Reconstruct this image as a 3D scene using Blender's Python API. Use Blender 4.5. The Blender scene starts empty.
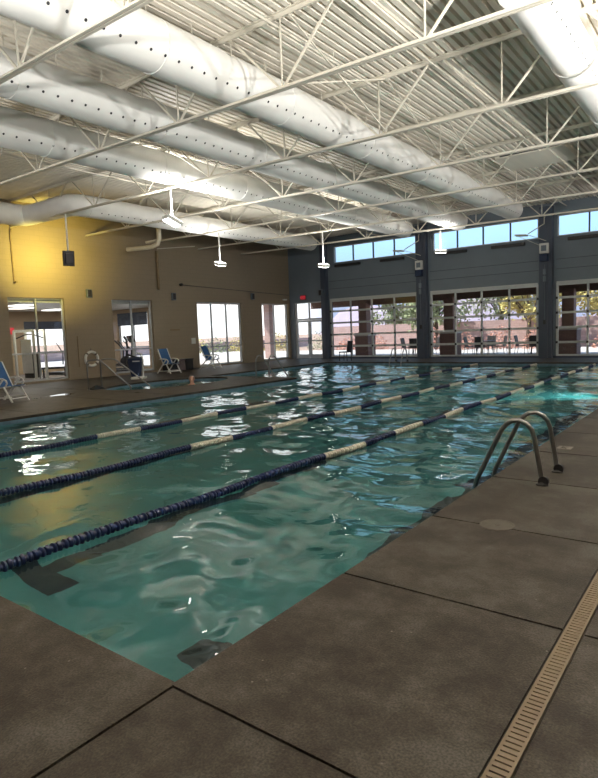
import bpy, bmesh, math, random
from mathutils import Vector, Matrix
random.seed(7)
PI = math.pi
scene = bpy.context.scene
col = scene.collection

# ---------------------------------------------------------------- camera
cam = bpy.data.cameras.new('camera')
cam.sensor_fit = 'HORIZONTAL'; cam.sensor_width = 36.0
cam.lens = 36.0 * 584.61 / 598.0
cam.clip_end = 500
camo = bpy.data.objects.new('camera', cam); col.objects.link(camo)
Rw = Matrix(((0.7977349, 0.0288523, -0.6023176), (0.6018152, -0.1008946, 0.7922365), (-0.0379127, -0.9944787, -0.0978509)))
camo.matrix_world = Matrix((( Rw[0][0], -Rw[0][1], -Rw[0][2], 0.0),
                            ( Rw[1][0], -Rw[1][1], -Rw[1][2], 0.0),
                            ( Rw[2][0], -Rw[2][1], -Rw[2][2], 1.6),
                            (0, 0, 0, 1)))
scene.camera = camo

# ---------------------------------------------------------------- world, sun, exposure
vs = scene.view_settings
vs.view_transform = 'Standard'; vs.look = 'None'; vs.gamma = 1.0; vs.use_curve_mapping = False
vs.exposure = 0.0
w = bpy.data.worlds.new('sky'); scene.world = w; w.use_nodes = True
nt = w.node_tree; nt.nodes.clear()
out = nt.nodes.new('ShaderNodeOutputWorld'); bg = nt.nodes.new('ShaderNodeBackground')
tc = nt.nodes.new('ShaderNodeTexCoord'); sx = nt.nodes.new('ShaderNodeSeparateXYZ'); cr = nt.nodes.new('ShaderNodeValToRGB')
nt.links.new(tc.outputs['Generated'], sx.inputs[0]); nt.links.new(sx.outputs['Z'], cr.inputs[0])
mr = nt.nodes.new('ShaderNodeMapRange'); nt.links.new(sx.outputs['X'], mr.inputs[0])
mr.inputs[1].default_value = -.555; mr.inputs[2].default_value = -.60; mr.inputs[3].default_value = 0; mr.inputs[4].default_value = .85
hz = nt.nodes.new('ShaderNodeMixRGB'); nt.links.new(mr.outputs[0], hz.inputs[0]); nt.links.new(cr.outputs[0], hz.inputs[1]); hz.inputs[2].default_value = (1.5, 1.45, 1.38, 1)
nt.links.new(hz.outputs[0], bg.inputs[0]); nt.links.new(bg.outputs[0], out.inputs[0])
e = cr.color_ramp.elements
e[0].position = 0.0; e[0].color = (0.44, 0.47, 0.66, 1)
e[1].position = 0.9; e[1].color = (0.16, 0.33, 0.68, 1)
x_ = e.new(0.06); x_.color = (0.42, 0.52, 0.72, 1)
x_ = e.new(0.16); x_.color = (0.50, 0.86, 1.15, 1)
x_ = e.new(0.4); x_.color = (0.32, 0.60, 1.0, 1)
bg.inputs[1].default_value = 1.5
sun = bpy.data.lights.new('sun', 'SUN'); sun.energy = 8; sun.angle = 0.01; sun.color = (1, .95, .86)
suno = bpy.data.objects.new('sun', sun); col.objects.link(suno)
suno.rotation_euler = Vector((0.55, 0.45, -1.0)).to_track_quat('-Z', 'Y').to_euler()

# ---------------------------------------------------------------- materials
def new_mat(name):
    m = bpy.data.materials.new(name); m.use_nodes = True
    n = m.node_tree; n.nodes.clear()
    o = n.nodes.new('ShaderNodeOutputMaterial')
    return m, n, o
def mat(name, c, rough=.5, metal=0, var=0, scale=8, bump=0, spec=.5, emit=None, bscale=None, stretch=None):
    m, n, o = new_mat(name)
    b = n.nodes.new('ShaderNodeBsdfPrincipled'); n.links.new(b.outputs[0], o.inputs[0])
    b.inputs['Base Color'].default_value = (*c, 1); b.inputs['Roughness'].default_value = rough
    b.inputs['Metallic'].default_value = metal; b.inputs['Specular IOR Level'].default_value = spec
    if emit:
        b.inputs['Emission Color'].default_value = (*emit[:3], 1); b.inputs['Emission Strength'].default_value = emit[3]
    t = n.nodes.new('ShaderNodeTexCoord'); mp = n.nodes.new('ShaderNodeMapping')
    n.links.new(t.outputs['Object'], mp.inputs[0])
    if stretch: mp.inputs['Scale'].default_value = stretch
    nz = n.nodes.new('ShaderNodeTexNoise'); nz.inputs['Scale'].default_value = scale; nz.inputs['Detail'].default_value = 6
    n.links.new(mp.outputs[0], nz.inputs['Vector'])
    if var:
        r = n.nodes.new('ShaderNodeValToRGB'); n.links.new(nz.outputs[0], r.inputs[0])
        r.color_ramp.elements[0].position = .3; r.color_ramp.elements[1].position = .7
        r.color_ramp.elements[0].color = (*[max(0, v*(1-var)) for v in c], 1)
        r.color_ramp.elements[1].color = (*[min(1, v*(1+var)) for v in c], 1)
        n.links.new(r.outputs[0], b.inputs['Base Color'])
    if bump:
        nb = n.nodes.new('ShaderNodeTexNoise'); nb.inputs['Scale'].default_value = bscale or scale*3; nb.inputs['Detail'].default_value = 4
        n.links.new(mp.outputs[0], nb.inputs['Vector'])
        bp = n.nodes.new('ShaderNodeBump'); bp.inputs['Strength'].default_value = bump; bp.inputs['Distance'].default_value = .02
        n.links.new(nb.outputs[0], bp.inputs['Height']); n.links.new(bp.outputs[0], b.inputs['Normal'])
    return m

def concrete_mat():
    m, n, o = new_mat('deck_concrete')
    N = n.nodes.new; L = n.links.new
    b = N('ShaderNodeBsdfPrincipled'); L(b.outputs[0], o.inputs[0])
    t = N('ShaderNodeTexCoord')
    n1 = N('ShaderNodeTexNoise'); n1.inputs['Scale'].default_value = 1.9; n1.inputs['Detail'].default_value = 12; n1.inputs['Roughness'].default_value = .74
    n2 = N('ShaderNodeTexNoise'); n2.inputs['Scale'].default_value = 95; n2.inputs['Detail'].default_value = 4
    n3 = N('ShaderNodeTexVoronoi'); n3.inputs['Scale'].default_value = 11
    for k in (n1, n2, n3): L(t.outputs['Object'], k.inputs['Vector'])
    r = N('ShaderNodeValToRGB'); L(n1.outputs[0], r.inputs[0])
    r.color_ramp.elements[0].position = .41; r.color_ramp.elements[0].color = (0.030, 0.020, 0.012, 1)
    r.color_ramp.elements[1].position = .60; r.color_ramp.elements[1].color = (0.090, 0.079, 0.065, 1)
    x = r.color_ramp.elements.new(.5); x.color = (0.055, 0.043, 0.031, 1)
    mx = N('ShaderNodeMixRGB'); mx.blend_type = 'MULTIPLY'; mx.inputs[0].default_value = .8
    r2 = N('ShaderNodeValToRGB'); L(n2.outputs[0], r2.inputs[0])
    r2.color_ramp.elements[0].position = .33; r2.color_ramp.elements[0].color = (.35, .35, .35, 1)
    r2.color_ramp.elements[1].position = .65; r2.color_ramp.elements[1].color = (1.15, 1.15, 1.15, 1)
    L(r.outputs[0], mx.inputs[1]); L(r2.outputs[0], mx.inputs[2])
    r3 = N('ShaderNodeValToRGB'); L(n3.outputs['Distance'], r3.inputs[0])   # pale chips
    r3.color_ramp.elements[0].position = .03; r3.color_ramp.elements[0].color = (1, 1, 1, 1)
    r3.color_ramp.elements[1].position = .08; r3.color_ramp.elements[1].color = (0, 0, 0, 1)
    n4 = N('ShaderNodeTexNoise'); n4.inputs['Scale'].default_value = 3.1; L(t.outputs['Object'], n4.inputs['Vector'])
    r4 = N('ShaderNodeValToRGB'); L(n4.outputs[0], r4.inputs[0])
    r4.color_ramp.elements[0].position = .48; r4.color_ramp.elements[0].color = (0, 0, 0, 1)
    r4.color_ramp.elements[1].position = .6; r4.color_ramp.elements[1].color = (.9, .9, .9, 1)
    mu = N('ShaderNodeMath'); mu.operation = 'MULTIPLY'; L(r3.outputs[0], mu.inputs[0]); L(r4.outputs[0], mu.inputs[1])
    m2 = N('ShaderNodeMixRGB'); L(mu.outputs[0], m2.inputs[0]); L(mx.outputs[0], m2.inputs[1]); m2.inputs[2].default_value = (.20, .18, .155, 1)
    L(m2.outputs[0], b.inputs['Base Color'])
    rr = N('ShaderNodeMapRange'); L(n1.outputs[0], rr.inputs[0]); rr.inputs[3].default_value = .42; rr.inputs[4].default_value = .68; b.inputs['Specular IOR Level'].default_value = .27
    L(rr.outputs[0], b.inputs['Roughness'])
    ad = N('ShaderNodeMath'); ad.operation = 'ADD'; L(n2.outputs[0], ad.inputs[0]); L(n1.outputs[0], ad.inputs[1])
    bp = N('ShaderNodeBump'); bp.inputs['Strength'].default_value = .35; bp.inputs['Distance'].default_value = .008
    L(ad.outputs[0], bp.inputs['Height']); L(bp.outputs[0], b.inputs['Normal'])
    return m

def block_wall_mat(name, c, var=.06, bw=.4, bh=.2, mortar=.012, strength=.35, mort=.72):
    """painted masonry laid in courses; works on x- and y-facing walls"""
    m, n, o = new_mat(name); N = n.nodes.new; L = n.links.new
    b = N('ShaderNodeBsdfPrincipled'); L(b.outputs[0], o.inputs[0]); b.inputs['Roughness'].default_value = .55
    t = N('ShaderNodeTexCoord'); s = N('ShaderNodeSeparateXYZ'); L(t.outputs['Object'], s.inputs[0])
    a = N('ShaderNodeMath'); L(s.outputs[0], a.inputs[0]); L(s.outputs[1], a.inputs[1])
    cb = N('ShaderNodeCombineXYZ'); L(a.outputs[0], cb.inputs[0]); L(s.outputs[2], cb.inputs[1])
    br = N('ShaderNodeTexBrick'); L(cb.outputs[0], br.inputs['Vector']); br.inputs['Scale'].default_value = 1
    br.inputs['Brick Width'].default_value = bw; br.inputs['Row Height'].default_value = bh; br.inputs['Mortar Size'].default_value = mortar
    br.inputs['Color1'].default_value = (*c, 1); br.inputs['Color2'].default_value = (*[v*(1-var) for v in c], 1)
    br.inputs['Mortar'].default_value = (*[v*mort for v in c], 1)
    L(br.outputs[0], b.inputs['Base Color'])
    bp = N('ShaderNodeBump'); bp.invert = True; bp.inputs['Strength'].default_value = strength; bp.inputs['Distance'].default_value = .01
    L(br.outputs['Fac'], bp.inputs['Height']); L(bp.outputs[0], b.inputs['Normal'])
    return m

def water_mat():
    m, n, o = new_mat('pool_water'); N = n.nodes.new; L = n.links.new
    b = N('ShaderNodeBsdfPrincipled'); L(b.outputs[0], o.inputs[0])
    b.inputs['Base Color'].default_value = (.55, .88, .84, 1); b.inputs['Roughness'].default_value = 0.0
    b.inputs['IOR'].default_value = 1.33; b.inputs['Transmission Weight'].default_value = 1
    t = N('ShaderNodeTexCoord'); mp = N('ShaderNodeMapping'); L(t.outputs['Object'], mp.inputs[0])
    mp.inputs['Rotation'].default_value = (0, 0, .5); mp.inputs['Scale'].default_value = (1.6, 2.6, 1)
    nz = N('ShaderNodeTexNoise'); nz.inputs['Scale'].default_value = 1.5; nz.inputs['Detail'].default_value = 1.5; nz.inputs['Distortion'].default_value = .6
    L(mp.outputs[0], nz.inputs['Vector'])
    bp = N('ShaderNodeBump'); bp.inputs['Strength'].default_value = .15; bp.inputs['Distance'].default_value = .05
    L(nz.outputs[0], bp.inputs['Height']); L(bp.outputs[0], b.inputs['Normal'])
    return m

def glass_mat(name='window_glass', tint=(.93, .95, .96)):
    m, n, o = new_mat(name); N = n.nodes.new; L = n.links.new
    tr = N('ShaderNodeBsdfTransparent'); tr.inputs[0].default_value = (*tint, 1)
    g = N('ShaderNodeBsdfGlossy'); g.inputs['Roughness'].default_value = .02; g.inputs[0].default_value = (.9, .9, .9, 1)
    ge = N('ShaderNodeNewGeometry'); dp = N('ShaderNodeVectorMath'); dp.operation = 'DOT_PRODUCT'
    L(ge.outputs['Incoming'], dp.inputs[0]); L(ge.outputs['Normal'], dp.inputs[1])
    ab = N('ShaderNodeMath'); ab.operation = 'ABSOLUTE'; L(dp.outputs['Value'], ab.inputs[0])
    iv = N('ShaderNodeMath'); iv.operation = 'SUBTRACT'; iv.inputs[0].default_value = 1; L(ab.outputs[0], iv.inputs[1])
    pw = N('ShaderNodeMath'); pw.operation = 'POWER'; L(iv.outputs[0], pw.inputs[0]); pw.inputs[1].default_value = 5
    f = N('ShaderNodeMath'); f.operation = 'MULTIPLY_ADD'; L(pw.outputs[0], f.inputs[0]); f.inputs[1].default_value = .9; f.inputs[2].default_value = .04
    mx = N('ShaderNodeMixShader'); L(f.outputs[0], mx.inputs[0]); L(tr.outputs[0], mx.inputs[1]); L(g.outputs[0], mx.inputs[2])
    L(mx.outputs[0], o.inputs[0]); return m

M = {}
M['deck'] = concrete_mat()
M['plaster'] = mat('pool_plaster', (.095, .27, .285), .6, var=.08, scale=2)
M['tile'] = block_wall_mat('blue_waterline_tile', (.15, .27, .36), .3, .15, .15, .008, .2)
M['black_tile'] = block_wall_mat('black_lane_tile', (.012, .016, .03), .3, .15, .15, .004, .1)
M['water'] = water_mat()
M['mustard'] = block_wall_mat('mustard_painted_block', (.29, .23, .16), .03, strength=.1, mort=.92)
M['grey_wall'] = mat('grey_wall_panel', (.16, .195, .235), .5, var=.05, scale=1.5, bump=.05)
M['pillar'] = mat('dark_blue_grey_pillar', (.06, .075, .11), .45, var=.06, scale=2)
M['alu'] = mat('window_aluminium', (.50, .52, .54), .4, .3, var=.04)
M['garage_alu'] = mat('sectional_door_aluminium', (.60, .62, .62), .45, .2, var=.04)
M['glass'] = glass_mat()
M['deckroof'] = mat('cream_corrugated_steel', (.78, .73, .63), .45, var=.05, scale=1.2, stretch=(4, .3, 1))
M['steel'] = mat('cream_painted_steel', (.66, .62, .53), .42, var=.06, scale=3)
M['brownpipe'] = mat('brown_painted_pipe', (.24, .17, .09), .5, var=.1)
M['fabric'] = mat('white_duct_fabric', (.84, .83, .80), .65, var=.03, scale=3, bump=.15, bscale=6)
M['hole'] = mat('dark_hole', (.03, .03, .035), .8, var=.1)
M['stainless'] = mat('stainless_steel', (.25, .25, .25), .3, .85, var=.05, scale=20)
M['black'] = mat('black_plastic', (.02, .02, .022), .45, var=.15)
M['darkmetal'] = mat('dark_metal', (.05, .045, .045), .45, .4, var=.15)
M['white'] = mat('white_plastic', (.72, .72, .69), .4, var=.04)
M['cream_pvc'] = mat('cream_pvc', (.66, .60, .46), .4, var=.05)
M['blue_float'] = mat('navy_float_plastic', (.012, .022, .085), .28, var=.15, scale=20)
M['white_float'] = mat('white_float_plastic', (.66, .62, .54), .35, var=.1, scale=20)
M['sling'] = mat('blue_sling_fabric', (.025, .10, .26), .7, var=.12, scale=30)
M['navy'] = mat('navy_cover_fabric', (.015, .03, .08), .6, var=.15)
M['drain'] = mat('tan_drain_grate', (.20, .145, .09), .55, var=.06, scale=12)
M['joint'] = mat('joint_dark_filler', (.035, .026, .018), .8, var=.2)
M['marker'] = mat('depth_marker_tile', (.16, .14, .115), .5, var=.08)
M['skin'] = mat('skin', (.55, .30, .22), .5, var=.06)
M['hair'] = mat('grey_hair', (.42, .38, .35), .7, var=.1, scale=60)
M['lens'] = mat('lamp_lens', (.9, .9, .88), .3, emit=(1, .97, .86, 9))
M['lower_lens'] = mat('lamp_lower_lens', (.9, .9, .88), .3, emit=(1, .98, .93, 18))
M['yellow_lens'] = mat('sodium_lens', (.9, .8, .4), .3, emit=(1, .72, .22, 14))
M['exit'] = mat('exit_red', (.5, .02, .03), .5, emit=(1, .06, .08, .5))
M['brick'] = block_wall_mat('red_brown_brick', (.20, .095, .075), .25, .22, .08, .01)
M['pinkwall'] = block_wall_mat('pink_garden_block', (.52, .36, .33), .15, .4, .2, .012)
M['fascia'] = mat('brown_fascia', (.16, .085, .06), .6, var=.1)
M['patio'] = mat('patio_concrete', (.55, .50, .45), .8, var=.08, scale=1)
M['desert'] = mat('desert_ground', (.40, .27, .20), .95, var=.25, scale=.35)
M['hill'] = mat('distant_hill', (.36, .30, .36), .95, var=.15, scale=.02)
M['bark'] = mat('bark', (.10, .07, .05), .9, var=.3)
M['leaf'] = mat('olive_leaves', (.25, .28, .14), .8, var=.35, scale=2)
M['leaf2'] = mat('yellow_leaves', (.55, .46, .16), .8, var=.3, scale=2)
M['leaf3'] = mat('rust_leaves', (.50, .25, .18), .8, var=.3, scale=2)
M['gymwall'] = mat('gym_tan_wall', (.40, .30, .20), .7, var=.05)
M['gymfloor'] = mat('gym_carpet', (.20, .17, .15), .9, var=.15)
M['gymlamp'] = mat('troffer', (.9, .9, .85), .4, emit=(1, .95, .85, 2.5))
M['wet'] = mat('standing_water', (.03, .03, .03), .02, spec=1.0)
M['towel'] = mat('dark_towel', (.02, .025, .03), .9, var=.3)

# ---------------------------------------------------------------- mesh helpers
class MB:
    def __init__(s): s.v = []; s.f = []; s.m = []; s.mats = []; s.sm = []
    def mi(s, m):
        if m not in s.mats: s.mats.append(m)
        return s.mats.index(m)
    def add(s, vs, fs, m, smooth=False):
        b = len(s.v); k = s.mi(m); s.v += [tuple(v) for v in vs]
        for f in fs: s.f.append(tuple(b+i for i in f)); s.m.append(k); s.sm.append(smooth)
        return s
    def box(s, x0, x1, y0, y1, z0, z1, m):
        vs = [(x, y, z) for z in (z0, z1) for y in (y0, y1) for x in (x0, x1)]
        return s.add(vs, [(0, 2, 3, 1), (4, 5, 7, 6), (0, 1, 5, 4), (2, 6, 7, 3), (0, 4, 6, 2), (1, 3, 7, 5)], m)
    def obox(s, c, size, rot, m):
        hx, hy, hz = [a/2 for a in size]; vs = [Vector(c)+rot@Vector((x*hx, y*hy, z*hz)) for z in (-1, 1) for y in (-1, 1) for x in (-1, 1)]
        return s.add(vs, [(0, 2, 3, 1), (4, 5, 7, 6), (0, 1, 5, 4), (2, 6, 7, 3), (0, 4, 6, 2), (1, 3, 7, 5)], m)
    def bar(s, a, b, wx, wy, m):
        a = Vector(a); b = Vector(b); d = b-a
        q = d.to_track_quat('Z', 'Y').to_matrix()
        return s.obox((a+b)/2, (wx, wy, d.length), q, m)
    def tube(s, pts, r, m, n=10, cap=True, closed=False):
        pts = [Vector(p) for p in pts]; rs = r if isinstance(r, (list, tuple)) else [r]*len(pts)
        vs = []; fs = []; up = None
        for i, p in enumerate(pts):
            if closed: t = (pts[(i+1) % len(pts)]-pts[i-1])
            else: t = (pts[min(i+1, len(pts)-1)]-pts[max(i-1, 0)])
            t.normalize()
            if up is None:
                up = t.orthogonal().normalized()
            up = (up-t*up.dot(t)).normalized(); sd = t.cross(up)
            for k in range(n):
                a = 2*PI*k/n; vs.append(p+(up*math.cos(a)+sd*math.sin(a))*rs[i])
        L = len(pts)
        for i in range(L if closed else L-1):
            j = (i+1) % L
            for k in range(n):
                k2 = (k+1) % n; fs.append((i*n+k, i*n+k2, j*n+k2, j*n+k))
        if cap and not closed:
            fs.append(tuple(range(n))[::-1]); fs.append(tuple((L-1)*n+k for k in range(n)))
        return s.add(vs, fs, m, True)
    def lathe(s, c, prof, m, n=24, axis='Z'):
        vs = []; fs = []
        for r, h in prof:
            for k in range(n):
                a = 2*PI*k/n; x, y = r*math.cos(a), r*math.sin(a)
                p = (x, y, h) if axis == 'Z' else ((h, x, y) if axis == 'X' else (x, h, y))
                vs.append((c[0]+p[0], c[1]+p[1], c[2]+p[2]))
        for i in range(len(prof)-1):
            for k in range(n):
                k2 = (k+1) % n; fs.append((i*n+k, i*n+k2, (i+1)*n+k2, (i+1)*n+k))
        fs.append(tuple(range(n))[::-1]); fs.append(tuple((len(prof)-1)*n+k for k in range(n)))
        return s.add(vs, fs, m, True)
    def build(s, name, parent=None, label=None, cat=None, group=None, kind=None, fix=True, bevel=0):
        me = bpy.data.meshes.new(name); me.from_pydata(s.v, [], s.f)
        for m in s.mats: me.materials.append(m)
        me.polygons.foreach_set('material_index', s.m); me.polygons.foreach_set('use_smooth', s.sm)
        if fix:
            bm = bmesh.new(); bm.from_mesh(me); bmesh.ops.recalc_face_normals(bm, faces=bm.faces); bm.to_mesh(me); bm.free()
        me.update()
        try:
            if any(s.sm): me.set_sharp_from_angle(angle=math.radians(40))
        except Exception: pass
        o = bpy.data.objects.new(name, me); col.objects.link(o)
        if bevel:
            b = o.modifiers.new('bevel', 'BEVEL'); b.width = bevel; b.segments = 2; b.limit_method = 'ANGLE'
        if parent: o.parent = parent
        tag(o, label, cat, group, kind); return o
def tag(o, label=None, cat=None, group=None, kind=None):
    if label: o['label'] = label
    if cat: o['category'] = cat
    if group: o['group'] = group
    if kind: o['kind'] = kind
    return o
def thing(name, label, cat, loc=(0, 0, 0), rz=0, group=None):
    o = bpy.data.objects.new(name, None); col.objects.link(o); o.location = loc; o.rotation_euler = (0, 0, rz)
    return tag(o, label, cat, group)
def dup(root, loc, rz, label):
    r = root.copy(); col.objects.link(r); r.location = loc; r.rotation_euler = (0, 0, rz); r['label'] = label
    for ch in list(root.children):
        c = ch.copy(); col.objects.link(c); c.parent = r
        for g in list(ch.children):
            d = g.copy(); col.objects.link(d); d.parent = c
    return r
def arc(c, r, a0, a1, u, v, n=8):
    c = Vector(c); u = Vector(u); v = Vector(v)
    return [c+(u*math.cos(a0+(a1-a0)*i/n)+v*math.sin(a0+(a1-a0)*i/n))*r for i in range(n+1)]

# ================================================================= STRUCTURE
XL, XR, YB, YF = -21.48, 6.0, -5.0, 27.66          # inner faces of the four walls
PX0, PX1, PY0, PY1 = -12.4, -2.06, 1.67, 24.6      # pool
IX, IY = -16.8, 16.2                                # inlet past the deck tongue
WZ = -0.12
SC = (-15.8, 13.4, 1.5, 2.45)                       # spa ellipse
TH = .06                                            # coping slab thickness
def prism(mb, ring, z0, z1, m):
    n = len(ring); vs = [(x, y, z0) for x, y in ring]+[(x, y, z1) for x, y in ring]
    return mb.add(vs, [tuple(range(n))[::-1], tuple(range(n, 2*n))]+[(i, (i+1) % n, n+(i+1) % n, n+i) for i in range(n)], m)
# floor: separate slabs divided by sawn joints
fl = MB(); g = .009
D = M['deck']
def slab(x0, x1, y0, y1):
    fl.box(x0+g, x1-g, y0+g, y1-g, -TH, 0, D)
ys = [-5, -2.8, -1.4, .15, 1.64, 3.12, 4.51, 6.03, 7.5, 9.0, 10.5, 12, 13.5, 15, 16.5, 18, 19.5, 21, 22.5, 24.6, 26.1, YF]
for a, b in zip(ys[:-1], ys[1:]):
    x0 = PX1-g if a >= 1.6 else PX1+.02
    if a < 24:
        slab(x0, -.697, a, b); slab(-.608, 1.6, a, b); slab(1.6, 3.8, a, b); slab(3.8, XR, a, b)
    else:
        xs = [XL, -19, -16.5, -14, -11.5, -9, -6.5, -4, -1.5, 1, 3.5, XR]
        for c, d in zip(xs[:-1], xs[1:]): slab(c, d, a+(-g if a == 24.6 else 0), b)
for c, d in zip([PX0-4.6, PX0-2.3, PX0, -8.6, -6.3, -4.2], [PX0-2.3, PX0, -8.6, -6.3, -4.2, PX1+.02]):
    for a, b in zip([-5, -2.8, -1.0, .3], [-2.8, -1.0, .3, PY0+g]): slab(c, d, a, b)
for a, b in ((-5, -2.8), (-2.8, 0), (0, 1.67)): slab(XL, PX0-4.6, a, b)
# left deck around the spa
xs = [XL, -19.2, -17.6, -14.4, PX0+g]
for a, b in ((1.67, 4.2), (4.2, 6.8), (6.8, 9.2), (9.2, 10.7)):
    for c, d in ((XL, -18.4), (-18.4, -15.4), (-15.4, PX0+g)): slab(c, d, a, b)
slab(XL, -17.7, 10.7, 13.5); slab(XL, -17.7, 13.5, IY+g)
slab(-14.1, PX0+g, 10.7, 13.5); slab(-14.1, PX0+g, 13.5, IY+g)
for a, b in ((IY, 18.4), (18.4, 20.5), (20.5, 22.6), (22.6, 24.6)): slab(XL, IX+g, a-g, b+g)
# square with elliptical hole between x -17.7..-14.3, y 10.9..16.2
def spa_ring(k, n): 
    a = 2*PI*k/n; return (SC[0]+SC[2]*math.cos(a), SC[1]+SC[3]*math.sin(a))
def sq_ring(k, n):
    a = 2*PI*k/n; dx, dy = math.cos(a), math.sin(a)
    x0, x1, y0, y1 = -17.7+g, -14.1-g, 10.7+g, IY
    t = min([(x1-SC[0])/dx if dx > 1e-6 else 1e9, (x0-SC[0])/dx if dx < -1e-6 else 1e9, (y1-SC[1])/dy if dy > 1e-6 else 1e9, (y0-SC[1])/dy if dy < -1e-6 else 1e9])
    return (SC[0]+dx*t, SC[1]+dy*t)
n = 96
vs = []; fs = []
for k in range(n):
    i_, o_ = spa_ring(k, n), sq_ring(k, n)
    vs += [(*i_, 0), (*o_, 0), (*o_, -TH), (*i_, -TH)]
for k in range(n):
    a = 4*k; b = 4*((k+1) % n)
    fs += [(a, a+1, b+1, b), (a+1, a+2, b+2, b+1), (a+2, a+3, b+3, b+2), (a+3, a, b, b+3)]
fl.add(vs, fs, D)
fl.build('floor', kind='structure')
# joint filler / sub-base below the slabs (frame of boxes round the basin)
sb = MB()
J = M['joint']
sb.box(PX1, XR, YB, PY1, -.3, -.04, J) if False else None
sb.box(PX1+.01, -.697, YB, PY1, -.3, -.012, J); sb.box(-.608, XR, YB, PY1, -.3, -.012, J)
sb.box(-.697, -.608, YB, PY1, -.3, -.05, J)
sb.box(XL, PX1+.01, YB, PY0-.01, -.3, -.012, J)
sb.box(XL, XR, PY1+.01, YF, -.3, -.012, J)
sb.box(XL, -17.5, PY0-.01, PY1+.01, -.3, -.012, J)
sb.box(-17.5, IX-.01, IY-.01, PY1+.01, -.3, -.012, J)
sb.box(-14.25, PX0-.01, PY0-.01, IY-.01, -.3, -.012, J)
sb.box(-17.5, -14.25, PY0-.01, 10.9, -.3, -.012, J); sb.box(-17.5, -14.25, 15.9, IY-.01, -.3, -.012, J)
sb.build('floor_base', kind='structure').name = 'floor.base'

# pool basin: walls and bottom
pb = MB(); P = M['plaster']; T = M['tile']; dz = -1.18
pts = [(PX1, PY0), (PX1, PY1), (IX, PY1), (IX, IY), (PX0, IY), (PX0, PY0)]
nP = len(pts)
for i in range(nP):
    a, b = pts[i], pts[(i+1) % nP]
    for z0, z1, m in ((dz, -.26, P), (-.26, -TH, T)):
        pb.add([(*a, z0), (*b, z0), (*b, z1), (*a, z1)], [(0, 1, 2, 3)], m)
pb.add([(x, y, dz) for x, y in [(PX1, PY0), (PX1, PY1), (PX0, PY1), (PX0, PY0)]], [(0, 1, 2, 3)], P)
pb.add([(x, y, dz) for x, y in [(PX0, IY), (PX0, PY1), (IX, PY1), (IX, IY)]], [(0, 1, 2, 3)], P)
pb.build('floor_pool_basin', kind='structure', fix=False).name = 'floor.pool'
# spa basin
sp = MB(); vs = []; fs = []
for k in range(n):
    x, y = spa_ring(k, n); vs += [(x, y, -TH), (x, y, -.2), (x, y, -.9)]
for k in range(n):
    a = 3*k; b = 3*((k+1) % n); fs += [(a, b, b+1, a+1)]
sp.add(vs, fs, T); 
fs = []
for k in range(n):
    a = 3*k; b = 3*((k+1) % n); fs += [(a+1, b+1, b+2, a+2)]
fs.append(tuple(3*k+2 for k in range(n)))
sp.add(vs, fs, P)
sp.build('floor.spa', kind='structure', fix=False)

# lane lines of black tile on the pool bottom
for i, x in enumerate((-2.62, -5.08, -7.5, -10.1)):
    ml = MB(); z = dz+.004; B = M['black_tile']
    ml.add([(x-.125, 2.66, z), (x+.125, 2.66, z), (x+.125, 23.2, z), (x-.125, 23.2, z)], [(0, 1, 2, 3)], B)
    for y in (2.66, 23.2): ml.add([(x-.4, y-.125, z+.001), (x+.4, y-.125, z+.001), (x+.4, y+.125, z+.001), (x-.4, y+.125, z+.001)], [(0, 1, 2, 3)], B)
    ml.build('trim_%d' % (i+1), kind='structure')

# water surface: real waves
def water(name, x0, x1, y0, y1, step, keep, amp, kind, label=None, cat=None):
    rnd = random.Random(3); W = []
    for k in range(30):
        lam = .42*(2.8/.42)**(rnd.random()); th = rnd.gauss(1.15, 1.0)
        W.append((2*PI/lam*math.cos(th), 2*PI/lam*math.sin(th), rnd.random()*2*PI, lam*.0036*amp*rnd.uniform(.6, 1.2)))
    import numpy as np
    nx = int((x1-x0)/step)+1; ny = int((y1-y0)/step)+1
    X, Y = np.meshgrid(np.linspace(x0, x1, nx), np.linspace(y0, y1, ny))
    wx = X+.12*np.sin(1.7*Y+.6*X)+.05*np.sin(5.1*X+2.2*Y); wy = Y+.10*np.sin(1.3*X+.9*Y+1)+.05*np.sin(4.3*Y-2.7*X)
    Z = np.zeros_like(X)
    for kx, ky, ph, a in W:
        sn = np.sin(kx*wx+ky*wy+ph)
        Z += a*sn if kx*kx+ky*ky < 30 else a*1.15*(np.exp(1.3*(sn-1))*2-1)
    Z = Z*(.75+.5*np.sin(.31*X+1.1)*np.sin(.27*Y+.4)) + WZ
    idx = np.arange(nx*ny).reshape(ny, nx)
    q = np.stack([idx[:-1, :-1], idx[:-1, 1:], idx[1:, 1:], idx[1:, :-1]], -1).reshape(-1, 4)
    cx = (X[:-1, :-1]+X[1:, 1:]).reshape(-1)/2; cy = (Y[:-1, :-1]+Y[1:, 1:]).reshape(-1)/2
    q = q[keep(cx, cy)]
    used = np.unique(q); rm = -np.ones(nx*ny, dtype=int); rm[used] = np.arange(len(used)); q = rm[q]
    co = np.stack([X, Y, Z], -1).reshape(-1, 3)[used]
    me = bpy.data.meshes.new(name)
    me.vertices.add(len(co)); me.vertices.foreach_set('co', co.astype('f').reshape(-1))
    me.loops.add(q.size); me.loops.foreach_set('vertex_index', q.reshape(-1).astype('i'))
    me.polygons.add(len(q)); me.polygons.foreach_set('loop_start', (np.arange(len(q))*4).astype('i')); me.polygons.foreach_set('loop_total', np.full(len(q), 4, dtype='i'))
    me.update(calc_edges=True); me.validate(); me.polygons.foreach_set('use_smooth', [True]*len(q))
    me.materials.append(M['water'])
    o = bpy.data.objects.new(name, me); col.objects.link(o)
    return tag(o, label, cat, None, kind)
water('pool_water', IX, PX1, PY0, PY1, .05, lambda cx, cy: (cx > PX0) | (cy > IY), 1.0, 'stuff', 'rippled teal water filling the swimming pool', 'water')
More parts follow.
